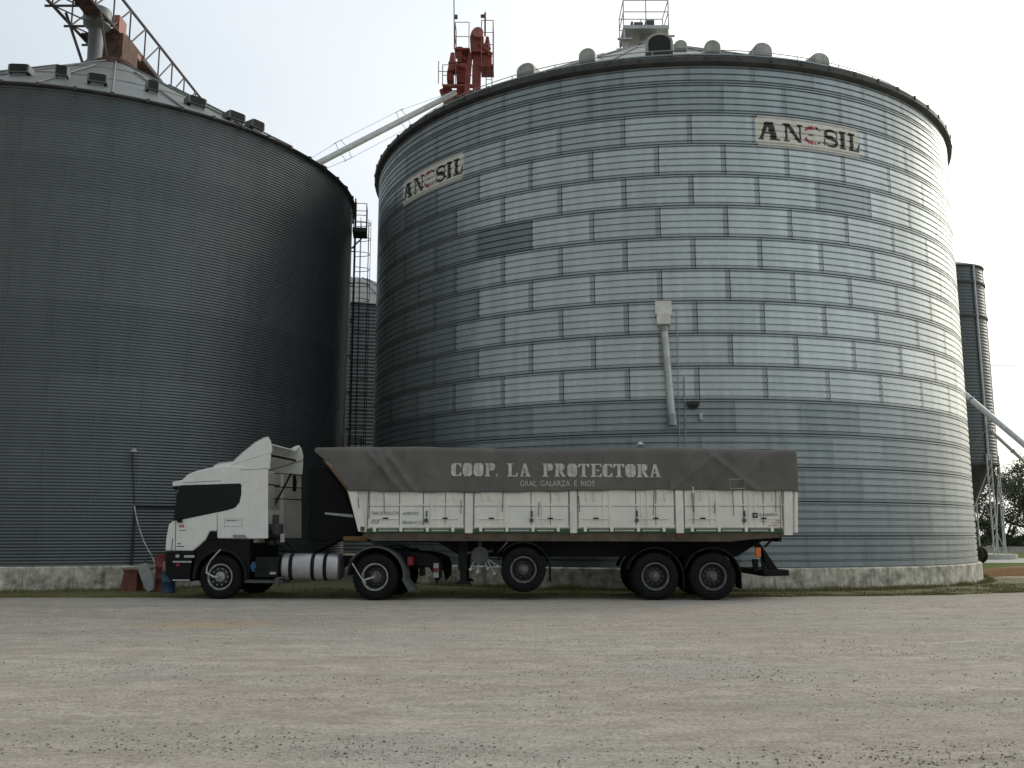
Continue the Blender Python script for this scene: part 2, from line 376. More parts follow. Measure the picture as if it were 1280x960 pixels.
for j in range(len(ys)-1):
    for i in range(nx-1): g.f.append((j*nx+i, j*nx+i+1, (j+1)*nx+i+1, (j+1)*nx+i))
tag(g.build('ground', GM, smooth=True), 'wide gravel yard with scattered pebbles in front of the truck', kind='structure')

# silo positions
CR = (37.4*math.sin(R_(8.75)), 37.4*math.cos(R_(8.75))); RR = 11.03
CL = (-37.5*math.sin(R_(24.2)), 37.5*math.cos(R_(24.2))); RL = 9.2

def wavy(x, base, amp=.22): return base + amp*noise.noise(Vector((x*.6, 3, 0))) + amp*.5*noise.noise(Vector((x*2.3, 7, 0)))
grass_m = mat('turf', (.17, .175, .07), .95, 0, .3, 3.5, .6, 30, col2=(.15, .13, .08))
lawn_m = mat('lawn_turf', (.085, .125, .022), .95, 0, .2, 2.5, .3, 30, col2=(.065, .095, .018), spec=.08)
def front(x):
    if x < 5: return wavy(x, 23.15)
    if x < 11: return wavy(x, 23.15 + (x-5)*.17)
    return wavy(x, 24.2 + (x-11)*.42 if x < 17 else 26.7 + (x-17)*.62)
gx = list(np.arange(-60, 44, .35))
g = MB()
for x in gx: g.v += [(x, front(x), .004), (x, 60 if x < 18 else max(front(x)+.5, 33.5 + .22*(x-18)), .004)]
for i in range(len(gx)-1): g.f.append((2*i, 2*i+2, 2*i+3, 2*i+1))
tag(g.build('grass_verge', grass_m), 'thin strip of worn turf at the foot of the silos', kind='structure')
g = MB(); g.poly([(14, 40, .004), (120, 44, .004), (160, 52, .004), (14, 51, .004)])
tag(g.build('lawn', lawn_m), 'lawn right of the big silo', kind='structure')
g = MB(); g.poly([(14, 61, .004), (200, 66, .004), (220, 88, .004), (14, 80, .004)])
tag(g.build('lawn', lawn_m), 'far lawn before the trees', kind='structure')
g = MB(); g.poly([(14, 51, .008), (160, 52, .008), (200, 64, .008), (14, 59, .008)])
tag(g.build('path', M['pad']), 'pale concrete path beyond the lawn', kind='structure')
g = MB(); g.poly([(-900, 100, .006), (900, 100, .006), (900, 1200, .006), (-900, 1200, .006)])
tag(g.build('field', grass_m), 'far field behind the silos', kind='structure')

# grass blades: uncountable
def blades(n, xr, yf, hmin, hmax, name, label, wid=.006):
    vs = np.zeros((n*3, 3)); k = 0
    X = rng.uniform(xr[0], xr[1], n*3)
    for x in X:
        if k >= n: break
        y = yf(x)
        if y is None: continue
        if math.hypot(x-CR[0], y-CR[1]) < RR+.2 or math.hypot(x-CL[0], y-CL[1]) < RL+.2: continue
        c = noise.noise(Vector((x*.9, y*.9, 1)))
        if c < -.18 and random.random() < .75: continue
        h = random.uniform(hmin, hmax)*(1 + 1.3*max(c, 0)); a = random.uniform(0, PI); w_ = wid*random.uniform(.7, 1.8)
        dx, dy = math.cos(a)*w_, math.sin(a)*w_; lx, ly = random.gauss(0, .35)*h, random.gauss(0, .35)*h
        vs[3*k] = (x-dx, y-dy, 0); vs[3*k+1] = (x+dx, y+dy, 0); vs[3*k+2] = (x+lx, y+ly, h); k += 1
    m = MB(); m.v = [tuple(p) for p in vs[:3*k]]; m.f = [(3*i, 3*i+1, 3*i+2) for i in range(k)]
    return tag(m.build(name, mat('grass_blade', (.20, .21, .075), .9, 0, .4, 2.5, col2=(.22, .18, .10), spec=.1)), label, 'grass', kind='stuff')
def y_front(x):
    f = front(x); return f + random.random()**1.4*random.choice((.5, 3.5, 3.5, 6))
blades(70000, (-19, 21), y_front, .015, .055, 'grass', 'short tufty grass along the foot of the silos')
def y_base(x):
    if random.random() < .5: c, R = CR, RR
    else: c, R = CL, RL
    d = x - c[0]
    if abs(d) >= R+.25: return None
    return c[1] - math.sqrt((R+.3)**2 - d*d) - abs(random.gauss(0, .16))
blades(26000, (-24, 18), y_base, .03, .13, 'weeds', 'taller weeds growing against the concrete silo bases')

# loose stones: uncountable
def stones(n, name, label, m, smin, smax, yr):
    vs, fs = [], []
    base = [(1,0,0),(-1,0,0),(0,1,0),(0,-1,0),(0,0,1),(0,0,-1)]
    tri = [(0,2,4),(2,1,4),(1,3,4),(3,0,4),(2,0,5),(1,2,5),(3,1,5),(0,3,5)]
    k = 0
    while k < n:
        y = yr[0] + (yr[1]-yr[0])*random.random()**1.3; x = random.uniform(-.6, .6)*(y+2)
        if noise.noise(Vector((x*.3, y*1.1, 0))) + .30*random.gauss(0, 1) < .15: continue
        s = smin + (smax-smin)*random.random()**5
        a = random.random()*6.28; ca, sa = math.cos(a), math.sin(a); q = (random.uniform(.7,1.3), random.uniform(.5,1), random.uniform(.35,.7))
        z = gh(x, y); i0 = len(vs)
        for b in base:
            bx, by, bz = b[0]*q[0]*s*random.uniform(.8,1.2), b[1]*q[1]*s*random.uniform(.8,1.2), b[2]*q[2]*s
            vs.append((x+bx*ca-by*sa, y+bx*sa+by*ca, z+.3*s*q[2]+bz))
        fs += [tuple(i0+j for j in t) for t in tri]; k += 1
    o = MB(); o.v = vs; o.f = fs
    return tag(o.build(name, m), label, 'gravel', kind='stuff')
stones(26000, 'loose_gravel', 'dark loose stones strewn over the yard', mat('stone_dark', (.21, .195, .175), .9, 0, .4, 1.3), .003, .015, (5, 21.5))
stones(9000, 'pale_gravel', 'pale loose stones strewn over the yard', mat('stone_pale', (.42, .39, .34), .9, 0, .3, 1.3), .004, .015, (5, 21.5))

# ------------------------------------------------------------------ silos
def wall_profile(z0, rings, rh, grooves, depth, gw):
    """(dr, z, ring) rows: flat sheet with narrow pressed grooves"""
    P = []
    for k in range(rings):
        zb = z0 + k*rh
        P.append((0, zb, k))
        for g_ in grooves:
            zc = zb + g_*rh
            P += [(0.0, zc-gw*.5, k), (-depth, zc-gw*.22, k), (-depth, zc+gw*.22, k), (0.0, zc+gw*.5, k)]
    P.append((0, z0+rings*rh, rings-1))
    out_ = []
    for p in P:
        if not out_ or p[1] > out_[-1][1] + 1e-4: out_.append(p)
    return out_
def sine_profile(z0, z1, pitch, amp, per=6, rings=12):
    n = int((z1-z0)/pitch)*per
    return [(amp*math.sin(2*PI*i/per), z0+(z1-z0)*i/n, int(rings*i/n)) for i in range(n+1)]
def silo_wall(parent, c, R, P, nsheet, per, tint, m, phase=0., sharp=False):
    n = nsheet*per; rows = len(P)
    A = phase + np.arange(n)*2*PI/n
    dr = np.array([p[0] for p in P]); z = np.array([p[1] for p in P])
    V = np.zeros((n, rows, 3)); V[:, :, 0] = (R+dr)[None, :]*np.cos(A)[:, None]; V[:, :, 1] = (R+dr)[None, :]*np.sin(A)[:, None]; V[:, :, 2] = z[None, :]
    me = bpy.data.meshes.new('wall')
    i = np.arange(n)[:, None]; j = np.arange(rows-1)[None, :]; i2 = (i+1) % n
    Fq = np.stack([i*rows+j, i2*rows+j, i2*rows+j+1, i*rows+j+1], -1).reshape(-1, 4)
    me.vertices.add(n*rows); me.vertices.foreach_set('co', V.reshape(-1))
    me.loops.add(Fq.size); me.loops.foreach_set('vertex_index', Fq.reshape(-1).astype(np.int32))
    me.polygons.add(len(Fq)); me.polygons.foreach_set('loop_start', np.arange(0, Fq.size, 4, dtype=np.int32))
    me.update(calc_edges=True)
    ring = np.array([p[2] for p in P[:-1]])
    # a row whose top vertex starts the next ring belongs to its own ring
    off = (ring % 2)*.5
    u0 = np.arange(n)[:, None]/per + off[None, :]; u1 = (np.arange(n)[:, None]+1)/per + off[None, :]
    v0 = np.broadcast_to(z[None, :-1], u0.shape); v1 = np.broadcast_to(z[None, 1:], u0.shape)
    UV = np.stack([np.stack([u0, v0], -1), np.stack([u1, v0], -1), np.stack([u1, v1], -1), np.stack([u0, v1], -1)], 2).reshape(-1)
    uvl = me.uv_layers.new(name='UVMap'); uvl.data.foreach_set('uv', UV.astype(np.float32))
    sheet = np.floor(u0+1e-6).astype(int); T = np.zeros(u0.shape)
    cache = {}
    for a in range(n):
        for b in range(rows-1):
            k = (int(sheet[a, b]) % nsheet, int(ring[b]))
            if k not in cache: cache[k] = tint(*k)
            T[a, b] = cache[k]
    at = me.attributes.new('tint', 'FLOAT', 'FACE'); at.data.foreach_set('value', T.reshape(-1).astype(np.float32))
    me.polygons.foreach_set('use_smooth', [True]*len(Fq)); (me.set_sharp_from_angle(angle=R_(25)) if sharp else None)
    me.materials.append(m)
    o = bpy.data.objects.new('wall', me); C.objects.link(o); o.parent = parent
    return o
def cone_roof(parent, R, z0, z1, nrib, over, m, collar=.9, ribr=.035):
    sl = (z1-z0)/(R-collar)
    P = [(R+over, z0-over*sl), (R*.66, z0+(R-R*.66)*sl), (R*.66-.02, z0+(R-R*.66)*sl+.05), (R*.34, z0+(R-R*.34)*sl+.03), (R*.34-.02, z0+(R-R*.34)*sl+.08), (collar, z1+.05), (0.01, z1+.07)]
    o = MB().lathe_z(P, 0, 0, nrib*2).build('roof', m, parent)
    r = MB()
    for i in range(nrib):
        a = 2*PI*(i+.5)/nrib; ca, sa = math.cos(a), math.sin(a)
        p = lambda q, dz: Vector((q*ca, q*sa, z0+(R-q)*sl+dz))
        b = R*.34 if i % 2 else collar
        r.tube(p(R+over, .03), p(b, .10), ribr, 4)
    r.build('roof_ribs', M['rib'], o)
    return o, sl

# ---- big bright silo
silo = thing('grain_silo', 'big bright galvanised grain silo with two painted signs, behind the trailer', 'silo', (CR[0], CR[1], 0), 0)
Z0, RH, NR = .5, .937, 16
GRV = (.01, .10, .305, .515, .725, .93)
PRO = wall_profile(Z0, NR, RH, GRV, .044, .058)
a_ref, _ = cyl(868.5, 322, CR, RR)
# ring 9 is odd: its seams lie at u = k + .5
ph = a_ref - (.5)*(2*PI/36) 
dark = set()
def sheet_at(px, py):
    a, z = cyl(px, py, CR, RR); r = int((z-Z0)/RH); u = (a-ph)/(2*PI/36) + (.5 if r % 2 else 0)
    return int(math.floor(u)) % 36, r
dark.add(sheet_at(643, 303)); dark.add(sheet_at(1047, 253))
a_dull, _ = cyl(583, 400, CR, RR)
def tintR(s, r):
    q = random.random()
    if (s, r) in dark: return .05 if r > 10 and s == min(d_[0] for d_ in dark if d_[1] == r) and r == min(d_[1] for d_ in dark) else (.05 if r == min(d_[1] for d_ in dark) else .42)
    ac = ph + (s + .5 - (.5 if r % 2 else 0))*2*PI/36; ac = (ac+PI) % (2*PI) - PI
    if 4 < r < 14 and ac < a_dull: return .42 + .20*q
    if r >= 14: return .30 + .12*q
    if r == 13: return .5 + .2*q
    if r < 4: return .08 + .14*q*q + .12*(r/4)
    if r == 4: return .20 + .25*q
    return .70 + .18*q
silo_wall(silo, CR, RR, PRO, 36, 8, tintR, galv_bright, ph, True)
roofR, slR = cone_roof(silo, RR, 15.40, 21.35, 36, .14, M['roof2'])
e_ = MB(); e_.lathe_z([(RR+.01, 15.10), (RR+.13, 15.14), (RR+.17, 15.17), (RR+.175, 15.31), (RR+.12, 15.33), (RR-.1, 15.34)], 0, 0, 144)
for i in range(72):
    a = 2*PI*i/72; e_.obox((math.cos(a)*(RR+.17), math.sin(a)*(RR+.17), 15.29), (math.cos(a)*.025, math.sin(a)*.025, 0), (-math.sin(a)*.04, math.cos(a)*.04, 0), (0, 0, .06))
e_.build('eave', M['eave'], silo, smooth=40)
MB().lathe_z([(RR+.12, -.2), (RR+.12, .56), (RR+.06, .60), (RR-.3, .605)], 0, 0, 144).build('concrete_base', M['conc'], silo, smooth=40)

def prof_dr(z):
    z = min(max(z, PRO[0][1]), PRO[-1][1])
    for a, b in zip(PRO[:-1], PRO[1:]):
        if a[1] <= z <= b[1]: t = (z-a[1])/(b[1]-a[1]); return a[0]+(b[0]-a[0])*t
    return 0
def on_wall(polys, a_left, dirn, z_base, off, name, m, parent, thick=0):
    """flat polygons in metres (s, z), cut at every fold row and laid on the silo wall"""
    bm = bmesh.new()
    for P in polys:
        vs = [bm.verts.new((p[0], p[1], 0)) for p in P]
        try: bm.faces.new(vs)
        except Exception: pass
    bmesh.ops.triangulate(bm, faces=bm.faces)
    for p in PRO:
        z = p[1]-z_base
        if -.2 < z < 1.4: bmesh.ops.bisect_plane(bm, geom=bm.verts[:]+bm.edges[:]+bm.faces[:], plane_co=(0, z, 0), plane_no=(0, 1, 0))
    smax = max(v.co.x for v in bm.verts)
    for i in range(1, int(smax/.1)+1): bmesh.ops.bisect_plane(bm, geom=bm.verts[:]+bm.edges[:]+bm.faces[:], plane_co=(i*.1, 0, 0), plane_no=(1, 0, 0))
    for v in bm.verts:
        a = a_left + dirn*v.co.x/RR; z = z_base + v.co.y; r = RR + prof_dr(z) + off
        v.co = (r*math.cos(a), r*math.sin(a), z)
    me = bpy.data.meshes.new(name); bm.to_mesh(me); bm.free(); me.materials.append(m)
    o = bpy.data.objects.new(name, me); C.objects.link(o); o.parent = parent; return o
def stroke(pts, w):
    out_ = []
    for (a, b) in zip(pts[:-1], pts[1:]):
        a = Vector(a); b = Vector(b); d = (b-a).normalized(); n = Vector((-d.y, d.x))*w/2
        out_.append([tuple(a-n-d*w*.12), tuple(b-n+d*w*.12), tuple(b+n+d*w*.12), tuple(a+n-d*w*.12)])
    return out_
def curve_band(pts):
    """pts = (x, y, width): ribbon of changing width"""
    L_, R2 = [], []
    for i, (x, y, w_) in enumerate(pts):
        a = Vector(pts[max(i-1, 0)][:2]); b = Vector(pts[min(i+1, len(pts)-1)][:2]); d = (b-a).normalized(); n = Vector((-d.y, d.x))*w_/2
        L_.append((x+n.x, y+n.y)); R2.append((x-n.x, y-n.y))
    return [[L_[i], L_[i+1], R2[i+1], R2[i]] for i in range(len(pts)-1)]
def rect(a, b, c, d): return [(a, b), (c, b), (c, d), (a, d)]
def sign(pxl, pyl, pxr, pyr):
    aL, zL = cyl(pxl, pyl, CR, RR); aR, zR = cyl(pxr, pyr, CR, RR)
    Wd = abs(aR-aL)*RR; ring = int(((zL+zR)/2-Z0)/RH); zb = Z0+ring*RH+.015; H = .90
    k = Wd/1105.
    X = lambda x: (x-75)*k
    plate = [rect(.0, .07, .07, H-.07), rect(.07, .0, Wd-.07, H), rect(Wd-.07, .07, Wd, H-.07)]
    s = on_wall(plate, aL, 1, zb, .004, 'painted_sign', M['sign'], silo)
    b, t = .17, .73; h = t-b
    x0, x1 = X(100), X(300)
    A = [rect(x0, b, x0+.17, b+.05), rect(X(205), b, x1+.03, b+.05),
         [(x0+.05, b+.03), (x0+.13, b+.03), (X(205), t-.06), (X(165), t)],
         [(X(165), t), (X(245), t), (X(285), b+.03), (X(222), b+.03), (X(190), t-.1)], rect(x0+.16, b+.19, X(232), b+.25)]
    x0, x1 = X(345), X(528)
    Nn = [rect(x0+.05, b, x0+.12, t), rect(x0-.01, b, x0+.18, b+.05), rect(x0-.02, t-.05, x0+.15, t), rect(x1-.09, b, x1-.03, t), rect(x1-.16, t-.05, x1+.02, t), 
          [(x0+.04, t), (x0+.21, t), (x1-.02, b), (x1-.14, b)]]
    x0, x1 = X(758), X(918); m_ = (x0+x1)/2; w_ = (x1-x0)/2-.05
    pts = []
    for i in range(7): a = R_(25+i*25); pts.append((m_+w_*math.cos(a), t-.17+.13*math.sin(a), .06+.05*(i/6)))
    pts += [(m_-w_*.75, t-.26, .13), (m_, b+.29, .15), (m_+w_*.8, b+.22, .13)]
    for i in range(7): a = R_(-10-i*25); pts.append((m_+w_*math.cos(a), b+.15+.12*math.sin(a), .11-.05*(i/6)))
    S = curve_band(pts) + [rect(x1-.07, t-.26, x1-.03, t-.02), rect(x0, b+.02, x0+.04, b+.24)]
    I = [rect(X(945), b, X(993), t), rect(X(930), b, X(1008), b+.05), rect(X(930), t-.05, X(1008), t)]
    x0, x1 = X(1035), X(1172)
    Ll = [rect(x0+.06, b, x0+.20, t), rect(x0, t-.05, x0+.26, t), rect(x0, b, x1-.05, b+.06), [(x1-.13, b+.03), (x1-.03, b+.02), (x1, b+.27), (x1-.04, b+.27)]]
    on_wall(A+Nn+S+I+Ll, aL, 1, zb, .008, 'sign_letters', M['ink'], s)
    gx, gz, gr = X(640), .45, .215
    G = []
    for a0, a1 in ((72, 150), (205, 292)):
        P = [(gx-.05+gr*math.cos(R_(a))*1.1, gz+gr*1.05*math.sin(R_(a)), .035+.07*abs(math.sin(R_(a*1.0)))**3) for a in range(a0, a1+1, 11)]
        G += curve_band(P)
        for a in range(a0, a1, 20):
            q, r2 = R_(a), gr+.08; G.append([(gx+gr*math.cos(q-.12), gz+gr*math.sin(q-.12)), (gx+r2*math.cos(q-.08), gz+r2*math.sin(q-.08)), (gx+r2*math.cos(q+.08), gz+r2*math.sin(q+.08)), (gx+gr*math.cos(q+.12), gz+gr*math.sin(q+.12))])
    on_wall(G, aL, 1, zb, .0085, 'sign_gear', M['redink'], s)
    E = [rect(gx-.12, .43, gx+.03, .48)] + curve_band([(gx+.12, .72, .05), (gx+.2, .66, .05), (gx+.27, .62, .05)]) + curve_band([(gx+.14, .2, .04), (gx+.22, .24, .04), (gx+.28, .27, .04)])
    on_wall(E, aL, 1, zb, .009, 'sign_marks', M['ink'], s)
sign(944.5, 172, 1075, 180)
sign(503.5, 250, 579.5, 220)

# vents, parts of the silo roof
def hood(parent, x, y, z, az, w_, h, d, m=None, arch=True, dz=.08, dark_=True):
    """arched hood: opening faces az"""
    m = m or M['vent']
    o = MB(); q = Matrix.Rotation(az - PI/2, 3, 'Z')   # local +y -> outward
    pf = [(-w_/2, 0), (-w_/2, h*.5)]
    if arch: pf += [(w_/2*math.cos(PI*(1-i/8)), h*.5+h*.5*math.sin(PI*(1-i/8))) for i in range(1, 8)]
    else: pf += [(-w_/2, h*.9), (-w_/2+.05, h), (w_/2-.05, h), (w_/2, h*.9)]
    pf += [(w_/2, h*.5), (w_/2, 0)]
    t = MB().prism(pf, -d/2, d/2)
    P = Vector((x, y, z))
    o.v = [tuple(P + q @ Vector(v) + Vector((0, 0, dz))) for v in t.v]; o.f = t.f
    ob = o.build('roof_vent', m, parent, merge=True, bevel=.02)
    if not dark_:
        t = MB().prism([(p[0]*.86, .03+p[1]*.88) for p in pf], d/2, d/2+.02)
    else: t = MB().prism([(p[0]*.80, .04+p[1]*.82) for p in pf], d/2+.003, d/2+.012)
    k = MB(); k.v = [tuple(P + q @ Vector(v) + Vector((0, 0, dz))) for v in t.v]; k.f = t.f
    k.build('vent_opening' if dark_ else 'vent_cover', M['vdark'] if dark_ else m, ob, merge=True)
    t = MB().box(-w_*.33, w_*.33, -d*.36, d*.36, -.35, .24); k = MB(); k.v = [tuple(P + q @ Vector(v)) for v in t.v]; k.f = t.f
    k.build('vent_neck', M['rib'], ob)
    return ob
def roof_pt(px, c, R, rv, near, z0, sl):
    d = ray(px, 75); A = d.x**2+d.y**2; B = -2*(d.x*c[0]+d.y*c[1]); D = c[0]**2+c[1]**2-rv*rv; disc = max(B*B-4*A*D, 0)
    t = (-B + (-1 if near else 1)*math.sqrt(disc))/(2*A); x, y = d.x*t-c[0], d.y*t-c[1]
    return x, y, z0+(R-math.hypot(x, y))*sl, math.atan2(y, x)
for px, rv, near, w_, h in ((617, 10.3, 0, .8, .75), (661, 10.4, 1, .62, .5), (736, 10.2, 1, .52, .55), (824, 9.8, 1, .84, .74), (850, 7.6, 1, .42, .4), (889, 10.0, 1, .48, .5), (950, 10.1, 1, .58, .52), (1020, 10.4, 1, .62, .46), (1056, 10.5, 0, .6, .5)):
    x, y, z, a = roof_pt(px, CR, RR, rv, near, 15.40, slR); hood(silo, x, y, z-.14, a, w_, h*.85, .5 if px != 824 else .7, dark_=(px == 824))
# hand rail along the eave
r = MB(); zt = 15.45
aa = [R_(-170 + i*4) for i in range(41)]
pts = [Vector((math.cos(a)*(RR-.3), math.sin(a)*(RR-.3), zt+.32)) for a in aa]
r.path(pts, .014, 4)
for p in pts[::2]: r.tube(p, p-Vector((0, 0, .35)), .014, 4)
r.build('eave_rail', M['gsteel'], silo)
# head platform over the roof apex
hp = empty_part('head_platform', silo)
HX = -.14
o = MB(); o.lathe_z([(.95, 21.25), (.95, 21.45), (.55, 21.8), (.3, 21.9), (.3, 22.15)], 0, 0, 20); o.build('inlet_cone', M['vent'], hp, smooth=40)
o = MB(); o.box(HX-.95, HX+.95, -.75, .75, 22.15, 22.3); o.build('deck', M['lsteel'], hp)
o = MB()
for x in (HX-.93, HX, HX+.93):
    for y in (-.73, .73): o.tube((x, y, 22.3), (x, y, 23.42), .022, 5)
for z in (22.9, 23.42):
    for y in (-.73, .73): o.tube((HX-.93, y, z), (HX+.93, y, z), .02, 5)
    for x in (-.93, .93): o.tube((HX+x, -.73, z), (HX+x, .73, z), .02, 5)
o.build('railing', M['gsteel'], hp)
o = MB(); o.tube((HX-.4, 0, 22.62), (HX-.05, 0, 22.62), .22, 14); o.tube((HX-.1, 0, 22.6), (HX+.1, 0, 22.6), .12, 12); o.box(HX+.05, HX+.42, -.25, .25, 22.3, 22.82); o.box(HX-.55, HX-.46, -.2, .2, 22.3, 22.78); o.build('motor', M['grey'], hp)
for x in (-.9, .9):
    for y in (-.68, .68): MB().tube((HX+x, y, 20.9), (HX+x, y, 22.2), .045, 6).build('support_leg', M['lsteel'], hp)
for b_ in ((HX-1.2, HX-.6, 21.62), (HX-1.25, HX-.6, 21.15), (HX+.65, HX+1.15, 21.75)): MB().box(b_[0], b_[1], -.85, -.76, b_[2], b_[2]+.06).build('bracket', M['lsteel'], hp)
MB().box(HX-.98, HX-.75, -.74, -.6, 21.0, 21.62).build('drain_box', M['vent'], hp)

# fittings on its wall
def wpt(px, py, off=0.): 
    a, z = cyl(px, py, CR, RR); return Vector((math.cos(a)*(RR+off), math.sin(a)*(RR+off), z)), Vector((math.cos(a), math.sin(a), 0)), Vector((-math.sin(a), math.cos(a), 0))
p, n, t = wpt(829, 394)
up = Vector((0, 0, 1))
ch = MB(); ch.obox(p+n*.09+up*.16, t*.23, n*.13, up*.20); ch.obox(p+n*.16-up*.16, t*.19, n*.19, up*.17); o = ch.build('discharge_box', M['sign'], silo, bevel=.015)
a1, _, _ = wpt(829.5, 412, .32); b1, _, _ = wpt(839, 522, .34)
MB().tube(a1, b1, .105, 18).build('discharge_pipe', M['lsteel'], silo, smooth=40)
c1 = MB(); d1 = (b1-a1).normalized(); c1.tube(b1-d1*.05, b1+d1*.26, .13, 18); c1.tube(a1, a1+d1*.12, .12, 18); build_each(c1, 'pipe_collar', M['gsteel'], silo, smooth=40)
a1, _, _ = wpt(845.5, 385, .10); b1, _, _ = wpt(850, 590, .10); MB().path([a1, a1.lerp(b1, .5)-Vector((0, 0, 0)), b1], .014, 6).build('pull_rope', M['palegrey'], silo)
p, n, t = wpt(866, 507); o = MB(); o.obox(p+n*.10+up*.04, t*.16, n*.1, up*.06); o.obox(p+n*.06-up*.03, t*.11, n*.06, up*.05); o.build('junction_box', M['dsteel'], silo)
p, n, t = wpt(875.5, 521); MB().obox(p+n*.06, t*.045, n*.05, up*.10).build('switch_box', M['lsteel'], silo, bevel=.01)
p, n, t = wpt(857, 556); q_, _, _ = wpt(855, 470); MB().tube(p+n*.04, q_+n*.04, .018, 6).build('conduit', M['gsteel'], silo)
p, n, t = wpt(801, 554); o = MB(); o.tube(p+n*.02, p+n*.16, .03, 8); o.tube(p+n*.18-up*.06, p+n*.18+up*.02, .11, 14, .03); o.build('wall_lamp', M['white'], silo, smooth=40)

# ---- dark silo at the left
silL = thing('grain_silo', 'dark weathered corrugated silo under the truss conveyor, left of the truck', 'silo', (CL[0], CL[1], 0), 0)
RT_ = [random.random() for _ in range(20)]
def tintL(s, r): return .75*RT_[r] + .25*random.random()
PL = sine_profile(.64, 14.2, .086, .0095, 6, 13)
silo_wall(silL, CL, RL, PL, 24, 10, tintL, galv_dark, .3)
roofL, slL = cone_roof(silL, RL, 14.2, 19.15, 30, .15, M['roof'], collar=.8, ribr=.03)
e_ = MB(); e_.lathe_z([(RL+.02, 14.05), (RL+.11, 14.08), (RL+.13, 14.12), (RL+.05, 14.18)], 0, 0, 120)
for i in range(60):
    a = 2*PI*i/60; e_.obox((math.cos(a)*(RL+.14), math.sin(a)*(RL+.14), 14.10), (math.cos(a)*.03, math.sin(a)*.03, 0), (-math.sin(a)*.05, math.cos(a)*.05, 0), (0, 0, .05))
e_.build('eave', M['eave'], silL, smooth=40)
MB().lathe_z([(RL+.12, -.2), (RL+.12, .62), (RL+.06, .655), (RL-.3, .66)], 0, 0, 120).build('concrete_base', M['conc'], silL, smooth=40)
for px, rv, near, vw in ((28, 7.4, 1, .62), (80, 7.5, 1, .36), (124, 8.0, 1, .56), (192, 7.3, 1, .36), (247, 8.0, 1, .6), (296, 8.7, 1, .6), (322, 8.75, 1, .5)):
    x, y, z, a = roof_pt(px, CL, RL, rv, near, 14.2, slL); hood(silL, x, y, z-.06, a, vw, .27 if vw > .4 else .34, .42, M['roof'], False, .06)
MB().lathe_z([(.78, 19.1), (.78, 19.4), (.7, 19.45), (.0, 19.47)], 0, 0, 24).build('roof_collar', M['rust'], silL)
# wall lamp + conduit + door with pale hose
def lpt(px, py, off=0.):
    a, z = cyl(px, py, CL, RL); return Vector((math.cos(a)*(RL+off), math.sin(a)*(RL+off), z)), Vector((math.cos(a), math.sin(a), 0)), Vector((-math.sin(a), math.cos(a), 0))
p, n, t = lpt(165.5, 567); o = MB(); o.tube(p+n*.02+up*.1, p+n*.22+up*.06, .02, 6); o.tube(p+n*.24+up*.02, p+n*.24+up*.13, .14, 14, .04); o.build('wall_lamp', M['vent'], silL, smooth=40)
q_, _, _ = lpt(168, 632, .03); MB().path([p+n*.03, q_], .012, 5).build('conduit', M['dsteel'], silL)
a, z = cyl(169, 632, CL, RL); a2, _ = cyl(232, 632, CL, RL)
o = MB()
for i in range(8):
    b0 = a+(a2-a)*i/8; b1 = a+(a2-a)*(i+1)/8
    P0 = Vector((math.cos(b0)*(RL+.05), math.sin(b0)*(RL+.05), z)); P1 = Vector((math.cos(b1)*(RL+.05), math.sin(b1)*(RL+.05), z)); o.tube(P0, P1, .035, 6)
for b0 in (a, a2): o.tube((math.cos(b0)*(RL+.05), math.sin(b0)*(RL+.05), z), (math.cos(b0)*(RL+.05), math.sin(b0)*(RL+.05), .66), .03, 6)
o.build('hatch_frame', M['dsteel'], silL)

# caged ladder on the right flank of the dark silo
aL0 = math.atan2(-CL[1], -CL[0]) ; half = math.acos(RL/37.5)
al = aL0 + half - R_(3)
n = Vector((math.cos(al), math.sin(al), 0)); t = Vector((-n.y, n.x, 0))
if (n.x < 0): al = aL0 - half; n = Vector((math.cos(al), math.sin(al), 0)); t = Vector((-n.y, n.x, 0))
lad = empty_part('caged_ladder', silL)
o = MB()
for s in (-.22, .22): o.tube(n*(RL+.14)+t*s+up*2.2, n*(RL+.14)+t*s+up*14.4, .03, 6)
for i in range(42): z = 2.4+i*.29; o.tube(n*(RL+.14)-t*.22+up*z, n*(RL+.14)+t*.22+up*z, .018, 4)
for i in range(9): z = 2.6+i*1.4; o.tube(n*RL+up*z-t*.22, n*(RL+.14)-t*.22+up*z, .025, 4); o.tube(n*RL+up*z+t*.22, n*(RL+.14)+t*.22+up*z, .025, 4)
o.build('ladder', M['dsteel'], lad)
o = MB()
hc = n*(RL+.14)
hp_ = lambda k, z: hc + t*(.34*math.cos(R_(k))) + n*(.02+.58*math.sin(R_(k))) + up*z
for i in range(16):
    z = 4.3+i*.61; o.path([hp_(k, z) for k in range(0, 181, 20)], .014, 4)
for k in (20, 60, 90, 120, 160): o.tube(hp_(k, 4.3), hp_(k, 13.6), .011, 4)
o.build('safety_cage', M['dsteel'], lad)
for zp, hh in ((13.05, 1.05), (4.2, .9)):
    pf_ = empty_part('ladder_platform', lad)
    MB().obox(n*(RL+.33)-t*.1+up*zp, n*.27, t*.45, up*.08).build('deck', M['dsteel'], pf_)
    o = MB()
    for q in (.1, .58):
        for s in (-.53, .33): o.tube(n*(RL+q)+t*s+up*zp, n*(RL+q)+t*s+up*(zp+hh), .016, 5)
    for z in (zp+hh*.55, zp+hh):
        o.path([n*(RL+.1)+t*-.53+up*z, n*(RL+.58)-t*.53+up*z, n*(RL+.58)+t*.33+up*z, n*(RL+.1)+t*.33+up*z], .015, 5)
    o.build('railing', M['dsteel'], pf_)
    MB().tube(n*(RL+.02)+up*(zp-.6), n*(RL+.55)+up*zp, .03, 5).build('brace', M['dsteel'], pf_)

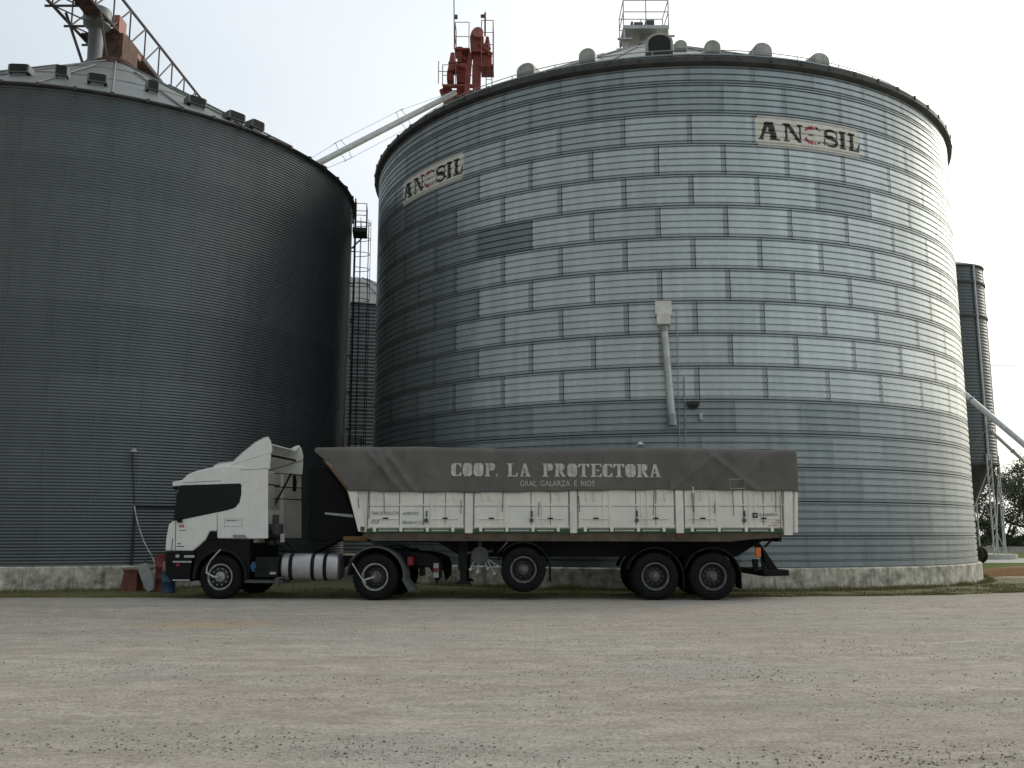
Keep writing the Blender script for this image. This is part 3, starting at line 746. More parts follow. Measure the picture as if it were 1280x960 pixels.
# ---- silos further back
def back_silo(x, y, R, h, apex, label, nr=18):
    s = thing('grain_silo', label, 'silo', (x, y, 0), 0)
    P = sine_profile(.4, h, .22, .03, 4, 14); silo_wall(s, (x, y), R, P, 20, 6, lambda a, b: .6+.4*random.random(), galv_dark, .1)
    cone_roof(s, R, h, apex, 24, .15, M['roof'], collar=.7, ribr=.03)
    MB().lathe_z([(R+.1, -.2), (R+.1, .4), (R-.2, .41)], 0, 0, 60).build('concrete_base', M['conc'], s)
    return s
bs = back_silo(-10.8, 64, 8, 15.5, 19.0, 'grey silo far back, seen in the gap between the two big silos')
hood(bs, 5.6, -4.6, 16.0, -.7, .7, .5, .5)

# ------------------------------------------------------------------ hopper tower at right
TX, TY, TR = 28.55, 60.0, 2.05
tw = thing('hopper_silo', 'slim corrugated hopper silo standing on steel legs, right of the big silo', 'hopper silo', (TX, TY, 0), 0)
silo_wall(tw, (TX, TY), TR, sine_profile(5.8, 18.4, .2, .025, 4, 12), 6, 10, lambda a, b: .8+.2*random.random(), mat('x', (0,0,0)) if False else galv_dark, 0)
MB().lathe_z([(TR+.1, 18.35), (TR+.12, 18.45), (.4, 19.15), (0, 19.17)], 0, 0, 30).build('roof', M['roof'], tw)
MB().lathe_z([(TR, 5.85), (.35, 2.9), (.3, 2.6), (0.0, 2.6)], 0, 0, 30).build('hopper', M['dsteel'], tw)
o = MB()
for z in (17.3, 15.1, 5.8): o.lathe_z([(TR+.03, z-.09), (TR+.12, z-.07), (TR+.12, z+.07), (TR+.03, z+.09)], 0, 0, 36)
build_each(o, 'band', M['eave'], tw)
for i in range(6):
    a = R_(-90+20+60*i); q = Vector((math.cos(a), math.sin(a), 0)); tt = Vector((-q.y, q.x, 0)); o = MB()
    for s in (-.16, .16): o.tube(q*(TR+.1)+tt*s+up*.3, q*(TR+.1)+tt*s+up*6.4, .05, 5)
    for k in range(10): z = .5+k*.6; o.tube(q*(TR+.1)+tt*(-.16)+up*z, q*(TR+.1)+tt*.16+up*(z+.5), .03, 4)
    o.tube(q*(TR+.08)+up*6, q*(TR+.08)+up*18.4, .07, 5)
    o.build('leg', M['lsteel'], tw)
o = MB()
for i in range(6):
    a = R_(-70+60*i); b = R_(-10+60*i); o.tube((math.cos(a)*(TR+.1), math.sin(a)*(TR+.1), .5), (math.cos(b)*(TR+.1), math.sin(b)*(TR+.1), 5.6), .035, 4)
o.build('cross_brace', M['lsteel'], tw)
MB().lathe_z([(TR+.7, -.1), (TR+.7, .3), (0, .3)], 0, 0, 24).build('footing', M['pad'], tw)
# spouts leaving the tower
o = thing('spout_pipe', 'thick grey spout pipe slanting down to the right, upper of the two', 'pipe', W(1200, 488, 56))
a = W(1200, 488, 56); b = W(1300, 572, 50); c_ = b + (b-a)*2.2
k = MB().tube(a, c_, .17, 12); k.build('pipe', M['lsteel'], o, world=True, smooth=40)
k = MB(); 
for q in (.05, .28, .5, .8): p = a.lerp(c_, q); d_ = (c_-a).normalized(); k.tube(p-d_*.05, p+d_*.05, .22, 12)
k.tube(a.lerp(c_, .14), W(1216, 560, 56), .03, 5); k.build('flange', M['gsteel'], o, world=True)
k = MB(); e2 = Vector((c_.x, c_.y, 0)); k.tube(e2, c_+up*.1, .12, 8); k.tube(e2+Vector((1.2, .3, 0)), c_, .07, 8); k.build('pipe_support', M['lsteel'], o, world=True)
a = W(1237, 537, 58); b = W(1300, 595, 58); c_ = b + (b-a)*.55
o = thing('spout_pipe', 'thinner spout pipe slanting down from the slim hopper silo, lower of the two', 'pipe', a)
k = MB().tube(a, c_, .11, 12); k.build('pipe', M['lsteel'], o, world=True, smooth=40)
k = MB(); d_ = (c_-a).normalized()
for q in (.02, .3, .6, .95): p = a.lerp(c_, q); k.tube(p-d_*.05, p+d_*.05, .15, 12)
k.build('flange', M['gsteel'], o, world=True)
k = MB(); k.tube((c_.x, c_.y, 0), c_+up*.1, .08, 8); k.tube((c_.x+.8, c_.y+.4, 0), c_, .05, 8); k.build('pipe_support', M['lsteel'], o, world=True)
# cable + pole
pole = thing('utility_pole', 'grey utility pole with a cross arm, just outside the right edge', 'pole', (44.5, 60, 0))
MB().tube((0, 0, 0), (0, 0, 14), .14, 10, .10).build('pole_shaft', M['pad'], pole); MB().box(-.8, .8, -.05, .05, 13.2, 13.32).build('cross_arm', M['rust'], pole)
a = Vector((30.6, 60, W(1225, 457, 60).z)); b = Vector((44.4, 60, 13.3)); pts = [a.lerp(b, q)-up*.5*math.sin(PI*q)*.6 for q in np.linspace(0, 1, 13)]
tag(MB().path(pts, .02, 5).build('overhead_cable', M['dsteel']), 'thin overhead cable running right from the slim hopper silo', 'cable')
# drum, grain heap, pads
d_ = thing('cable_drum', 'dark brown drum on its rim behind the concrete base of the big silo', 'drum', (23.95, 49.4, 0), R_(-45))
o = MB()
for y in (-.28, .28): o.lathe_y([(.02, -.04), (.43, -.04), (.45, 0), (.43, .04), (.02, .04)], 0, .45, y, 28)
o.build('flange', M['drum'], d_, merge=True); MB().lathe_y([(.02, -.26), (.3, -.26), (.3, .26), (.02, .26)], 0, .45, 0, 24).build('core', M['rust'], d_, merge=True)
g = MB(); cx, cy = 18.9, 35.4; n_ = 40
g.v.append((cx-.1, cy+.3, .36))
for rr_, zz in ((.35, .27), (.7, .11), (1., .006)):
    for i in range(n_):
        a = 2*PI*i/n_; q = 1+.08*noise.noise(Vector((math.cos(a)*2, math.sin(a)*2, rr_))); g.v.append((cx+3.3*rr_*q*math.cos(a), cy+1.2*rr_*q*math.sin(a), zz))
for i in range(n_):
    g.f.append((0, 1+i, 1+(i+1) % n_))
    for k in range(2): g.f.append((1+k*n_+i, 1+(k+1)*n_+i, 1+(k+1)*n_+(i+1) % n_, 1+k*n_+(i+1) % n_))
tag(g.build('grain_heap', M['ochre'], smooth=True), 'low ochre heap of spilled grain at the right edge of the big silo', 'grain heap')
g = MB().poly([(16.6, 36.2, .012), (24, 37.5, .012), (30, 40, .012), (30, 35.5, .012), (22, 33.5, .012), (17.5, 33.8, .012)])
tag(g.build('pavement', M['cream_pad']), 'cream paved apron behind the grain heap', kind='structure')
wl = thing('low_wall', 'long low pale wall in front of the far trees', 'wall', (60, 84, 0)); MB().box(-35, 60, -.12, .12, 0, .35).build('wall_body', M['pad'], wl, bevel=.02); MB().box(-35, 60, -.16, .16, .35, .42).build('coping', M['pad'], wl, bevel=.01)

# ------------------------------------------------------------------ truss conveyor over the dark silo
cv = thing('truss_conveyor', 'long steel truss conveyor bridge passing over the apex of the dark silo', 'conveyor', (-16.35, 34, 21.3))
# local: runs along y with slight turn
th = R_(2.0)
def cp(x, y, z): return Vector((x+(y-6)*math.sin(th), y, z))
Y0, Y1, ST = -14, 34, 1.45; ny = int((Y1-Y0)/ST); HW, HT = .82, 1.5
for s, nm in ((-HW, 'side_truss'), (HW, 'side_truss')):
    o = MB()
    for z in (0, HT): o.tube(cp(s, Y0, z), cp(s, Y1, z), .065, 6)
    for i in range(ny+1):
        y = Y0+i*ST; o.tube(cp(s, y, 0), cp(s, y, HT), .035, 5)
        if i < ny: o.tube(cp(s, y, 0) if i % 1 == 0 else cp(s, y, HT), cp(s, y+ST, HT), .035, 5)
    o.build(nm, M['truss'], cv)
o = MB()
for i in range(ny+1):
    y = Y0+i*ST; o.tube(cp(-HW-.28, y, -.03), cp(HW, y, -.03), .05, 5)
    if i < ny: o.tube(cp(-HW, y, 0), cp(HW*.2, y+ST, 0), .03, 5)
o.build('floor_beams', M['truss'], cv)
o = MB()
for i in range(int(30/.9)):
    y = 1.2+i*.98; o.obox(cp(.0, y+.45, .05), (HW*.96, 0, 0), (0, .46, 0), (0, 0, .03))
o.obox(cp(.62, -7, .06), (.32, 0, 0), (0, 7.5, 0), (0, 0, .02)); o.build('walkway_floor', M['rust'], cv)
o = MB(); o.obox(cp(.0, 17.5, .18), (.28, 0, 0), (0, 16.3, 0), (0, 0, .10)); o.obox(cp(.45, -6.5, .3), (.18, 0, 0), (0, 7.4, 0), (0, 0, .14)); o.build('conveyor_trough', M['rust'], cv)
o = MB(); o.obox((.6, 1.2, .3), (.12, 0, 0), (0, .35, 0), (0, 0, .36)); o.obox((.62, 2.6, -.12), (.16, 0, 0), (0, .4, 0), (0, 0, .12)); build_each(o, 'drive_box', M['redb'], cv, bevel=.02)
o = MB(); o.lathe_z([(.0, .5), (.50, .5), (.54, .3), (.50, -.15), (.30, -.35), (.27, -1.6), (.4, -1.8), (.55, -1.9)], .1, .3, 22); o.build('discharge_cone', M['rib'], cv, smooth=35)
o = MB()
for a, b in (((-.8, -.4, 0), (-.2, .1, -1.95)), ((.6, -.6, 0), (.7, .2, -1.95)), ((.7, 1.2, 0), (.9, .8, -2.0)), ((-.4, 1.5, 0), (0, .9, -1.95)), ((.5, 1.4, 0), (.45, .6, -1.95))): o.tube(a, b, .055, 6)
build_each(o, 'strut', M['truss'], cv)
o = MB(); o.obox((.45, 1.7, -.75), (.42, 0, 0), (0, .75, 0), (0, 0, .7)); o.build('transfer_chute', M['rust'], cv, bevel=.03)

# ------------------------------------------------------------------ bucket elevators
def elevator(pxc, pyt, Y, wpx, label, wm, s=1.0, platform_left=False):
    base = W(pxc, 110, Y); top = W(pxc, pyt, Y).z
    e = thing('bucket_elevator', label, 'elevator', (base.x, Y, 0))
    for dx in (-.0,): MB().box(-wm/2, wm/2, -wm*.45, wm*.45, 0, top-1.6*s).build('leg_casing', M['red'], e, bevel=.01)
    o = MB()
    hw = wm*(.75 if wm < .5 else .48)
    pf = [(-hw, top-1.7*s), (hw, top-1.7*s), (hw*1.15, top-.9*s)] + [(hw*1.0*math.cos(q), top-.75*s+hw*1.2*math.sin(q)) for q in np.linspace(.1, PI-.1, 9)] + [(-hw*1.15, top-.9*s)]
    o.prism(pf, -.45, .45); o.build('head_housing', M['red'], e, merge=True, bevel=.02)
    o = MB(); o.tube((hw*.2, -.7, top-.75*s), (hw*.2, -.45, top-.75*s), .28, 16); o.tube((0, .45, top-.7*s), (0, .7, top-.7*s), .2, 16); o.build('drive_pulley', M['redb'], e)
    for z in np.arange(2, top-2, 2.5):
        pass
    k = MB(); 
    for z in np.arange(2, top-2, 2.0): k.box(-wm/2-.05, wm/2+.05, -wm*.45-.05, wm*.45+.05, z, z+.08)
    k.build('flanges', M['red'], e)
    return e, top
e1, t1 = elevator(596, 32, 46, 9, 'taller red bucket elevator with railed head platform, behind the big silo', .42)
o = MB(); zz = t1-2.6
o.box(.22, .88, -.6, .6, zz, zz+.12); o.box(-1.15, -.35, -.5, .5, t1-1.6, t1-1.52); build_each(o, 'platform', M['red'], e1)
o = MB()
for x, y in ((.25, -.6), (.85, -.6), (.85, .6), (.25, .6)): o.tube((x, y, zz), (x, y, t1-.05), .025, 5)
for z in (zz+1.2, t1-.05): o.path([(.25, -.6, z), (.85, -.6, z), (.85, .6, z), (.25, .6, z)], .02, 5)
for x, y in ((-1.12, -.5), (-.4, -.5), (-1.12, .5)): o.tube((x, y, t1-1.6), (x, y, t1-.1), .022, 5)
for z in (t1-.9, t1-.1): o.path([(-.4, -.5, z), (-1.12, -.5, z), (-1.12, .5, z)], .02, 5)
o.build('railing', M['redb'], e1)
o = MB(); o.box(.28, .78, -.35, .35, zz+.12, zz+.8); o.box(.2, .62, -.5, .3, zz+.8, zz+1.35); o.tube((.55, -.3, zz+1.1), (.55, -.3, zz+1.8), .2, 10, .08); o.tube((.1, -.5, zz+1.3), (.8, -.5, zz+.7), .09, 8); o.build('gear_motor', M['red'], e1, bevel=.03)
o = MB(); o.tube((-.95, -.1, t1-1.7), (-.35, 0, t1-2.1), .15, 10); o.tube((-.35, -.2, t1-1.7), (-.62, -.2, t1-5.5), .14, 10); o.tube((-.9, -.2, t1-1.4), (-.9, -.2, t1-2.2), .22, 8, .1); o.tube((-1.5, 0, t1-2.1), (-.5, 0, t1-2.05), .05, 6); o.build('spout', M['red'], e1)
o = MB(); o.tube((-1.15, -.5, t1-1.6), (-1.22, -.5, t1+2.2), .028, 5); o.tube((-1.22, -.5, t1+2.1), (-1.22, -.5, t1+2.35), .07, 6); o.box(-1.2, -1.05, -.55, -.45, t1+1.3, t1+1.5); o.box(-1.15, -1.0, -.56, -.44, t1+.1, t1+.3); o.build('lightning_mast', M['grey'], e1)
o = MB(); o.tube((.42, 0, t1-.6), (.42, 0, t1+.75), .05, 5); o.box(.18, .42, -.04, .04, t1+.45, t1+.62); o.build('hoist_post', M['red'], e1)
o = MB()
for s in (.5, .8): o.tube((s, -.5, 2), (s, -.5, zz), .025, 5)
for i in range(60): z = 2.2+i*.38; o.tube((.5, -.5, z), (.8, -.5, z), .015, 4) if z < zz else None
for i in range(3): o.box(.2, .75, -.55, -.35, zz-2.2-i*.55, zz-2.05-i*.55)
o.build('side_ladder', M['dsteel'], e1)
e2_, t2 = elevator(577.5, 68, 48, 9, 'shorter red bucket elevator feeding the slanting spout tube', .56, 1.1)
o = MB(); o.tube((-.5, -.3, t2-1.2), (-.5, -.3, t2-.1), .3, 10, .12); o.box(-.8, -.45, -.4, .4, t2-1.7, t2-1.2); o.tube((-1.05, -.3, t2-2.2), (-.25, -.2, t2-4.6), .17, 8); o.tube((.5, -.3, t2-2.3), (.85, -.3, t2-4.0), .11, 8); o.build('spout', M['red'], e2_)
o = MB(); o.box(-1.0, .7, -.75, -.45, t2-2.2, t2-2.1); 
for x in (-1., -.3, .6): o.tube((x, -.75, t2-2.2), (x, -.75, t2-1.0), .025, 5)
for z in (t2-1.6, t2-1.0): o.tube((-1, -.75, z), (.6, -.75, z), .02, 5)
for x in (-1.25,): o.tube((x, -.4, t2-1.9), (x, -.4, t2-.6), .025, 5); o.tube((x, -.4, t2-1.2), (-.5, -.4, t2-1.2), .02, 5)
o.build('railing', M['redb'], e2_)
o = MB(); o.prism([(-.28, t2-2.7), (.28, t2-2.7), (.6, t2-2.3), (-.55, t2-2.3)], -.5, .5); o.prism([(-.95, t2-2.0), (-.55, t2-2.0), (-.1, t2-4.6), (-.5, t2-5.)], -.4, .4); o.build('hopper_transition', M['red'], e2_, merge=True, bevel=.02)
# slanting tube to the dark silo
A = W(569, 116, 47); mid = W(400, 203, 43); E = mid + (mid-A)*.5
ob = thing('spout_tube', 'long slanting grey spout tube from the red elevators to the dark silo roof', 'pipe', E)
MB().tube(A, E, .15, 14).build('tube', M['lsteel'], ob, world=True, smooth=40)
MB().tube(E+up*.02, E-up*1.1, .2, 10).build('inlet_stub', M['gsteel'], ob, world=True)
d_ = (E-A).normalized(); s_ = d_.cross(up).normalized(); v_ = s_.cross(d_)
o = MB(); ks = [.0, .27, .56, .95]
P = [A.lerp(E, k) for k in ks]
for p in P[1:3]:
    for q in (v_, -v_):
        for sg in (-.28, .28): o.tube(p+d_*sg, p+q*.48+d_*sg*.6, .015, 4)
        o.tube(p+q*.48-d_*.3, p+q*.48+d_*.3, .015, 4)
for q in (v_, -v_):
    o.path([P[0]+q*.1, P[1]+q*.48, P[2]+q*.48, P[3]+q*.1], .009, 4)
o.build('stay_cables', M['gsteel'], ob, world=True)

# ------------------------------------------------------------------ text helpers
def text_polys(body, size, sx=1.0):
    cu = bpy.data.curves.new('t', 'FONT'); cu.body = body; cu.size = size; cu.fill_mode = 'FRONT'; cu.resolution_u = 2
    ob = bpy.data.objects.new('t', cu); C.objects.link(ob); dg = bpy.context.evaluated_depsgraph_get()
    me = bpy.data.meshes.new_from_object(ob.evaluated_get(dg))
    vs = [(v.co.x*sx, v.co.y) for v in me.vertices]; fs = [tuple(p.vertices) for p in me.polygons]
    bpy.data.objects.remove(ob); bpy.data.curves.remove(cu); bpy.data.meshes.remove(me)
    return vs, fs
def fit_text(mb, body, u0, u1, z0, z1, v):
    vs, fs = text_polys(body, 1)
    xa = min(p[0] for p in vs); xb = max(p[0] for p in vs); ya = min(p[1] for p in vs); yb = max(p[1] for p in vs)
    mb.add([(u0+(p[0]-xa)/(xb-xa)*(u1-u0), v, z0+(p[1]-ya)/(yb-ya)*(z1-z0)) for p in vs], fs)
def dashes(mb, u0, u1, z0, z1, v):
    # writing too small and worn to read: a run of ink marks
    u = u0
    while u < u1:
        w_ = random.uniform(.02, .07); w_ = min(w_, u1-u)
        mb.add([(u, v, z0), (u+w_, v, z0), (u+w_, v, z1), (u, v, z1)], [(0, 1, 2, 3)]); u += w_+random.choice((.008, .008, .03))
OL = [(2.92,0),(1.3,0),(0,1.8),(0,8.2),(1.3,10),(2.92,10),(2.92,8.9),(2.3,8.9),(1.9,8),(1.9,2),(2.3,1.1),(2.92,1.1)]
mir = lambda P, w_=6: [(w_-x, y) for x, y in P]
vm = lambda P: [(x, 10-y) for x, y in P]
def rc(a, b, c, d): return [(a,b),(c,b),(c,d),(a,d)]
STEM = [rc(.7, .9, 2.6, 9.1), rc(0, 0, 3.3, .9), rc(0, 9.1, 2.6, 10)]
BOWL = [(2.9,10),(4.8,10),(6,8.8),(6,6),(4.8,4.5),(2.9,4.5),(2.9,5.5),(3.7,5.5),(4.1,6.2),(4.1,8.4),(3.7,9),(2.9,9)]
CA = [(3.0,9),(3.0,10),(4.8,10),(5.3,9.4),(6,10),(6,6.9),(5.4,6.9),(4.7,8.4),(3.9,9)]
GL = {'O': [OL, mir(OL)], 'C': [OL, CA, vm(CA)], 'P': STEM+[BOWL],
      'R': STEM+[BOWL, [(3.0,4.3),(4.8,4.3),(6.1,.9),(6.7,.9),(6.7,0),(4.7,0),(3.0,3.6)]],
      'L': [rc(.7,.9,2.6,9.1), rc(0,9.1,3.4,10), rc(0,0,2.6,.9), [(2.8,0),(6,0),(6,2.8),(5.3,2.8),(4.8,.9),(2.8,.9)]],
      'A': [[(.5,.8),(1.6,.8),(3.0,7.6),(2.7,10),(2.3,10)], rc(0,0,2.4,.85), [(2.9,10),(3.9,10),(6.1,.8),(4.1,.8),(2.9,7)], rc(3.4,0,6.8,.85), rc(1.9,2.9,3.5,3.8)],
      'T': [rc(2.2,.9,4.1,10), rc(1.3,0,5,.9), [(0,10),(2.05,10),(2.05,9.1),(1.2,9.1),(.7,7.2),(0,7.2)], mir([(0,10),(2.05,10),(2.05,9.1),(1.2,9.1),(.7,7.2),(0,7.2)], 6.3)],
      'E': STEM[:1]+[rc(0,0,2.6,.9), rc(0,9.1,2.6,10), [(2.8,10),(6,10),(6,7.4),(5.4,7.4),(4.9,9.1),(2.8,9.1)], [(2.8,0),(6,0),(6,2.6),(5.4,2.6),(4.9,.9),(2.8,.9)], [(2.8,4.6),(4.2,4.6),(4.7,3.7),(4.7,6.4),(4.2,5.5),(2.8,5.5)]],
      '.': [rc(.5,0,2.6,1.8)]}

# ------------------------------------------------------------------ wheels
def wheel(parent, u, z, R, v0, side, style, hubm='rim', w_=.28):
    """side=-1: outer face toward -y at v0"""
    wh = empty_part('wheel', parent); s = -side
    P = [(R*.56, .05), (R*.60, .01), (R*.72, -.012), (R*.88, -.005), (R*.955, .015), (R*.995, .05), (R, .09), (R, w_-.09), (R*.995, w_-.05), (R*.955, w_-.015), (R*.8, w_), (R*.58, w_-.02), (R*.56, w_-.05)]
    o = MB().lathe_y([(r_, v*s) for r_, v in P], u, z, v0, 56)
    for i in range(56):
        if i % 2: continue
        a = 2*PI*i/56
        for k in (.035, w_-.065):
            cx, cz = u+R*1.0*math.cos(a), z+R*1.0*math.sin(a); o.obox((cx, v0+s*(k+.02), cz), (math.cos(a)*.006, 0, math.sin(a)*.006), (0, .035, 0), (-math.sin(a)*.02, 0, math.cos(a)*.02))
    o.build('tyre', M['tyre'], wh, smooth=45)
    m = M[hubm]; ri = R*.56
    if style == 'steer': Q = [(ri+.012, .02), (ri+.018, -.005), (ri-.01, -.005), (ri-.03, .03), (ri-.05, .07), (ri*.80, .075), (ri*.74, .02), (ri*.62, .0), (ri*.52, .0), (ri*.44, .03)]
    else: Q = [(ri+.012, .02), (ri+.018, -.005), (ri-.01, -.005), (ri-.03, .04), (ri-.045, .14), (ri*.80, .165), (ri*.6, .15), (ri*.45, .14)]
    MB().lathe_y([(r_, v*s) for r_, v in Q[:4]], u, z, v0, 48).build('rim', m, wh, smooth=50)
    MB().lathe_y([(r_, v*s) for r_, v in Q[3:]], u, z, v0, 40).build('wheel_disc', M['disc'], wh, smooth=50)
    o = MB(); hd = Q[-1][1]
    hr = ri*.42
    prot = -.02 if style == 'steer' else -.005
    o.lathe_y([(r_, v*s) for r_, v in ((ri*.46, hd), (hr, hd-.01), (hr*.95, hd-.05), (hr*.6, hd-.06), (hr*.55, prot), (hr*.35, prot-.015), (.0, prot-.015))], u, z, v0, 24)
    for i in range(10):
        a = 2*PI*i/10; q = ri*(.66 if style == 'steer' else .62); vv = Q[6][1]*s if style == 'steer' else .15*s
        p = Vector((u+q*math.cos(a), v0+vv, z+q*math.sin(a))); o.tube(p+Vector((0, .01*s, 0)), p-Vector((0, .035*s, 0)), .017, 6)
    o.build('hub', M['rimd'] if style != 'steer' else M['rim'], wh, smooth=40)
    if style == 'steer':
        o = MB()
        for i in range(10):
            a = 2*PI*(i+.5)/10; q = ri*.80; p = Vector((u+q*math.cos(a), v0+.071*s, z+q*math.sin(a))); o.tube(p, p-Vector((0, .004*s, 0)), .024, 10)
        o.build('rim_holes', M['black'], wh)
    return wh

# ------------------------------------------------------------------ tractor unit
TH = R_(-6); d0 = W(468.6, 720, 22.2); TO = (d0.x, 22.2)
tr = thing('truck_tractor', 'white tractor unit with dark side window and tall roof deflector, coupled to the trailer', 'truck', (TO[0], TO[1], 0), TH)
def T(px, py, v=0.): return onpl(px, py, TO, TH, v)
def TP(L_, v=0.): return [T(x, y, v) for x, y in L_]
VW = 2.46
cab = [(206, 688.5), (240, 689), (248, 682.5), (256.5, 674.5), (262, 664.2), (271, 664.2), (271, 673.3), (311, 673.3), (311, 584), (300, 582), (287, 581.5), (272, 582.5), (255, 586), (243, 589), (234, 593), (227, 600), (222, 607), (217.3, 650), (210.5, 655), (207, 674)]
cp2 = TP(cab)
m_ = MB()
# body skin: side profile slightly pinched at the edges so that corners read as pressed steel
m_.prism(cp2, .0, VW)
cabo = m_.build('cab', M['white'], tr, merge=True, bevel=.035)
win = [(225, 607), (300, 604.7), (301.2, 607), (301.2, 618), (299, 628), (293.5, 634.5), (284, 637.6), (221.8, 650.3), (217.5, 650.5), (221.5, 620)]
o = MB().prism(TP(win), -.012, .03); o.build('side_window', M['glass'], tr, merge=True, bevel=.006)
o = MB().prism(TP([(x+(262-x)*-.012, y+(627-y)*-.02) for x, y in win]), -.006, .03); o.build('window_seal', M['black'], tr, merge=True)
o = MB().prism(TP(win), VW-.03, VW+.012); o.build('side_window', M['glass'], tr, merge=True)
wa, wb, wc, wd = TP([(220.8, 611), (216.8, 649)]) + TP([(219.9, 611), (215.9, 649)])
o = MB().prism([wa, wb, wd, wc], .07, VW-.07); o.build('windscreen', M['glass'], tr, merge=True)
o = MB().prism(TP([(215.5, 602.5), (227.5, 600), (227.8, 607), (216, 608)]), -.01, VW+.01); v_ = o.build('sun_visor', M['white'], tr, merge=True, bevel=.015)
o = MB().prism(TP([(216.2, 608.2), (224, 607.2), (223, 612.2), (217.2, 612.2)]), .0, VW); o.build('visor_underside', M['black'], v_, merge=True)
# door gaps, handle, corner seams
o = MB()
def seam(L_, w_=.012, v=-.003, mb=None):
    P = TP(L_)
    for a, b in zip(P[:-1], P[1:]):
        d = Vector((b[0]-a[0], b[1]-a[1])).normalized(); n = Vector((-d.y, d.x))*w_/2
        (mb or o).prism([(a[0]-n.x, a[1]-n.y), (b[0]-n.x, b[1]-n.y), (b[0]+n.x, b[1]+n.y), (a[0]+n.x, a[1]+n.y)], v, .03)
seam([(219.8, 652), (219, 688)], .016); seam([(271.5, 642), (271.5, 664)], .012); seam([(220, 688.8), (240, 688.8)], .01)
seam([(228, 603.5), (276, 601)], .012); seam([(300, 587.5), (334, 585.8)], .010); seam([(216, 673), (214.5, 688.5)], .02)
seam([(301, 609), (311, 600)], .002)
o.build('door_gap', M['twline'], tr, merge=True)
o = MB().prism(TP([(258, 674), (262, 664.6), (270.5, 664.6), (270.5, 673.8)]), .02, .25); o.build('step_recess', M['black'], tr, merge=True)
o = MB(); o.prism(TP([(291, 668.5), (306.5, 668.5), (309, 672.3), (292, 672.3)]), -.012, .0); o.build('side_lamp', M['gsteel'], tr, merge=True)
o = MB(); o.prism(TP([(221, 648), (226, 647), (229, 652.5), (225, 653.5)]), -.10, .0); o.build('mirror_arm', M['black'], tr, merge=True)
# rectangular outline plate with a line of writing, door emblem
o = MB()
for a, b in (((280.5, 648.6), (302.5, 648.6)), ((280.5, 658.2), (302.5, 658.2))): seam([a, b], .007, -.002, o)
for a, b in (((280.5, 648.6), (280.5, 658.2)), ((302.5, 648.6), (302.5, 658.2))): seam([a, b], .007, -.002, o)
dashes(o, *T(283, 649.8)[:1], T(300, 650)[0], T(283, 651.4)[1], T(283, 650.2)[1], -.003)
for (a, b, y, h_) in ((222, 226, 679, 1.2), (221, 230, 682.5, 1.2), (224, 233, 662.6, .8)):
    u0, z1 = T(a, y); u1, z0 = T(b, y+h_); o.add([(u0, -.003, z0), (u1, -.003, z0), (u1, -.003, z1), (u0, -.003, z1)], [(0, 1, 2, 3)])
o.build('door_lettering', M['grey_ink'], tr)
o = MB()
for px in (225.6, 228.9):
    u, z = T(px, 658); o.lathe_y([(.0, 0), (.028, 0)], u, z, -.003, 12); o.prism([(u-.016, z+.02), (u+.016, z+.02), (u, z+.055)], -.004, 0)
o.build('door_emblem', M['redink'], tr)
# side fairings behind the cab, deflector
fair = TP([(310, 585.5), (334.8, 586), (334.8, 673), (310, 673.2)])
MB().prism(fair, .0, .035).build('side_fairing', M['white'], tr, merge=True, bevel=.01)
fo = MB().prism(fair, VW-.035, VW).build('side_fairing', M['cream'], tr, merge=True, bevel=.01)
u, z = T(326, 597); o = MB().prism([(u-.05, z-.22), (u+.05, z-.22), (u+.06, z+.05), (u+.02, z+.22), (u-.05, z+.22)], VW-.042, VW-.036); o.build('fairing_slot', M['black'], fo, merge=True)
dfl = [(264, 583.8), (267, 580.5), (273, 578), (290, 576), (300, 566.5), (317, 552.5), (329, 546), (333.3, 545.2), (336.5, 550), (338.6, 560), (338, 565.3), (312, 573), (287, 581.2)]
low = [(287, 582), (312, 574), (338, 566), (336.5, 586), (300, 587), (287, 586)]
do = MB().prism(TP(dfl), .06, .10)
do.prism(TP(dfl), VW-.10, VW-.06)
top = TP(dfl[:8])
for a, b in zip(top[:-1], top[1:]):
    for k in range(8):
        v0, v1 = .06+(VW-.12)*k/8, .06+(VW-.12)*(k+1)/8
        crown = lambda v, u_=0: 0
        sag = lambda v, q: -.15*min(1, 3.2*math.sin(PI*(v-.06)/(VW-.12)))*(q-top[0][0])/(top[-1][0]-top[0][0])
        s00, s10, s11, s01 = sag(v0, a[0]), sag(v0, b[0]), sag(v1, b[0]), sag(v1, a[0])
        do.add([(a[0], v0, a[1]+s00), (b[0], v0, b[1]+s10), (b[0], v1, b[1]+s11), (a[0], v1, a[1]+s01),
                (a[0], v0, a[1]+s00-.03), (b[0], v0, b[1]+s10-.03), (b[0], v1, b[1]+s11-.03), (a[0], v1, a[1]+s01-.03)],
               [(0,1,2,3), (7,6,5,4), (0,4,5,1), (3,2,6,7), (1,5,6,2), (0,3,7,4)])
do.build('roof_deflector', M['white'], tr, smooth=30)
o = MB().prism(TP(low), .015, .06); o.prism(TP(low), VW-.06, VW-.015); build_each(o, 'deflector_skirt', M['white'], tr, merge=True, bevel=.008)
o = MB(); ub, _ = T(322, 600); 
o.tube((ub+.1, VW-.4, T(330, 585)[1]), (ub-.25, VW-.75, 2.1), .025, 6)
for py in (586, 604, 620): z = T(330, py)[1]; o.tube((ub-.25, VW-.9, z), (ub+.3, VW-.04, z), .014, 5)
o.tube((ub-.1, .1, T(334, 565)[1]), (ub+.1, VW-.1, T(334, 566)[1]), .03, 6)
build_each(o, 'deflector_stay', M['black'], tr)
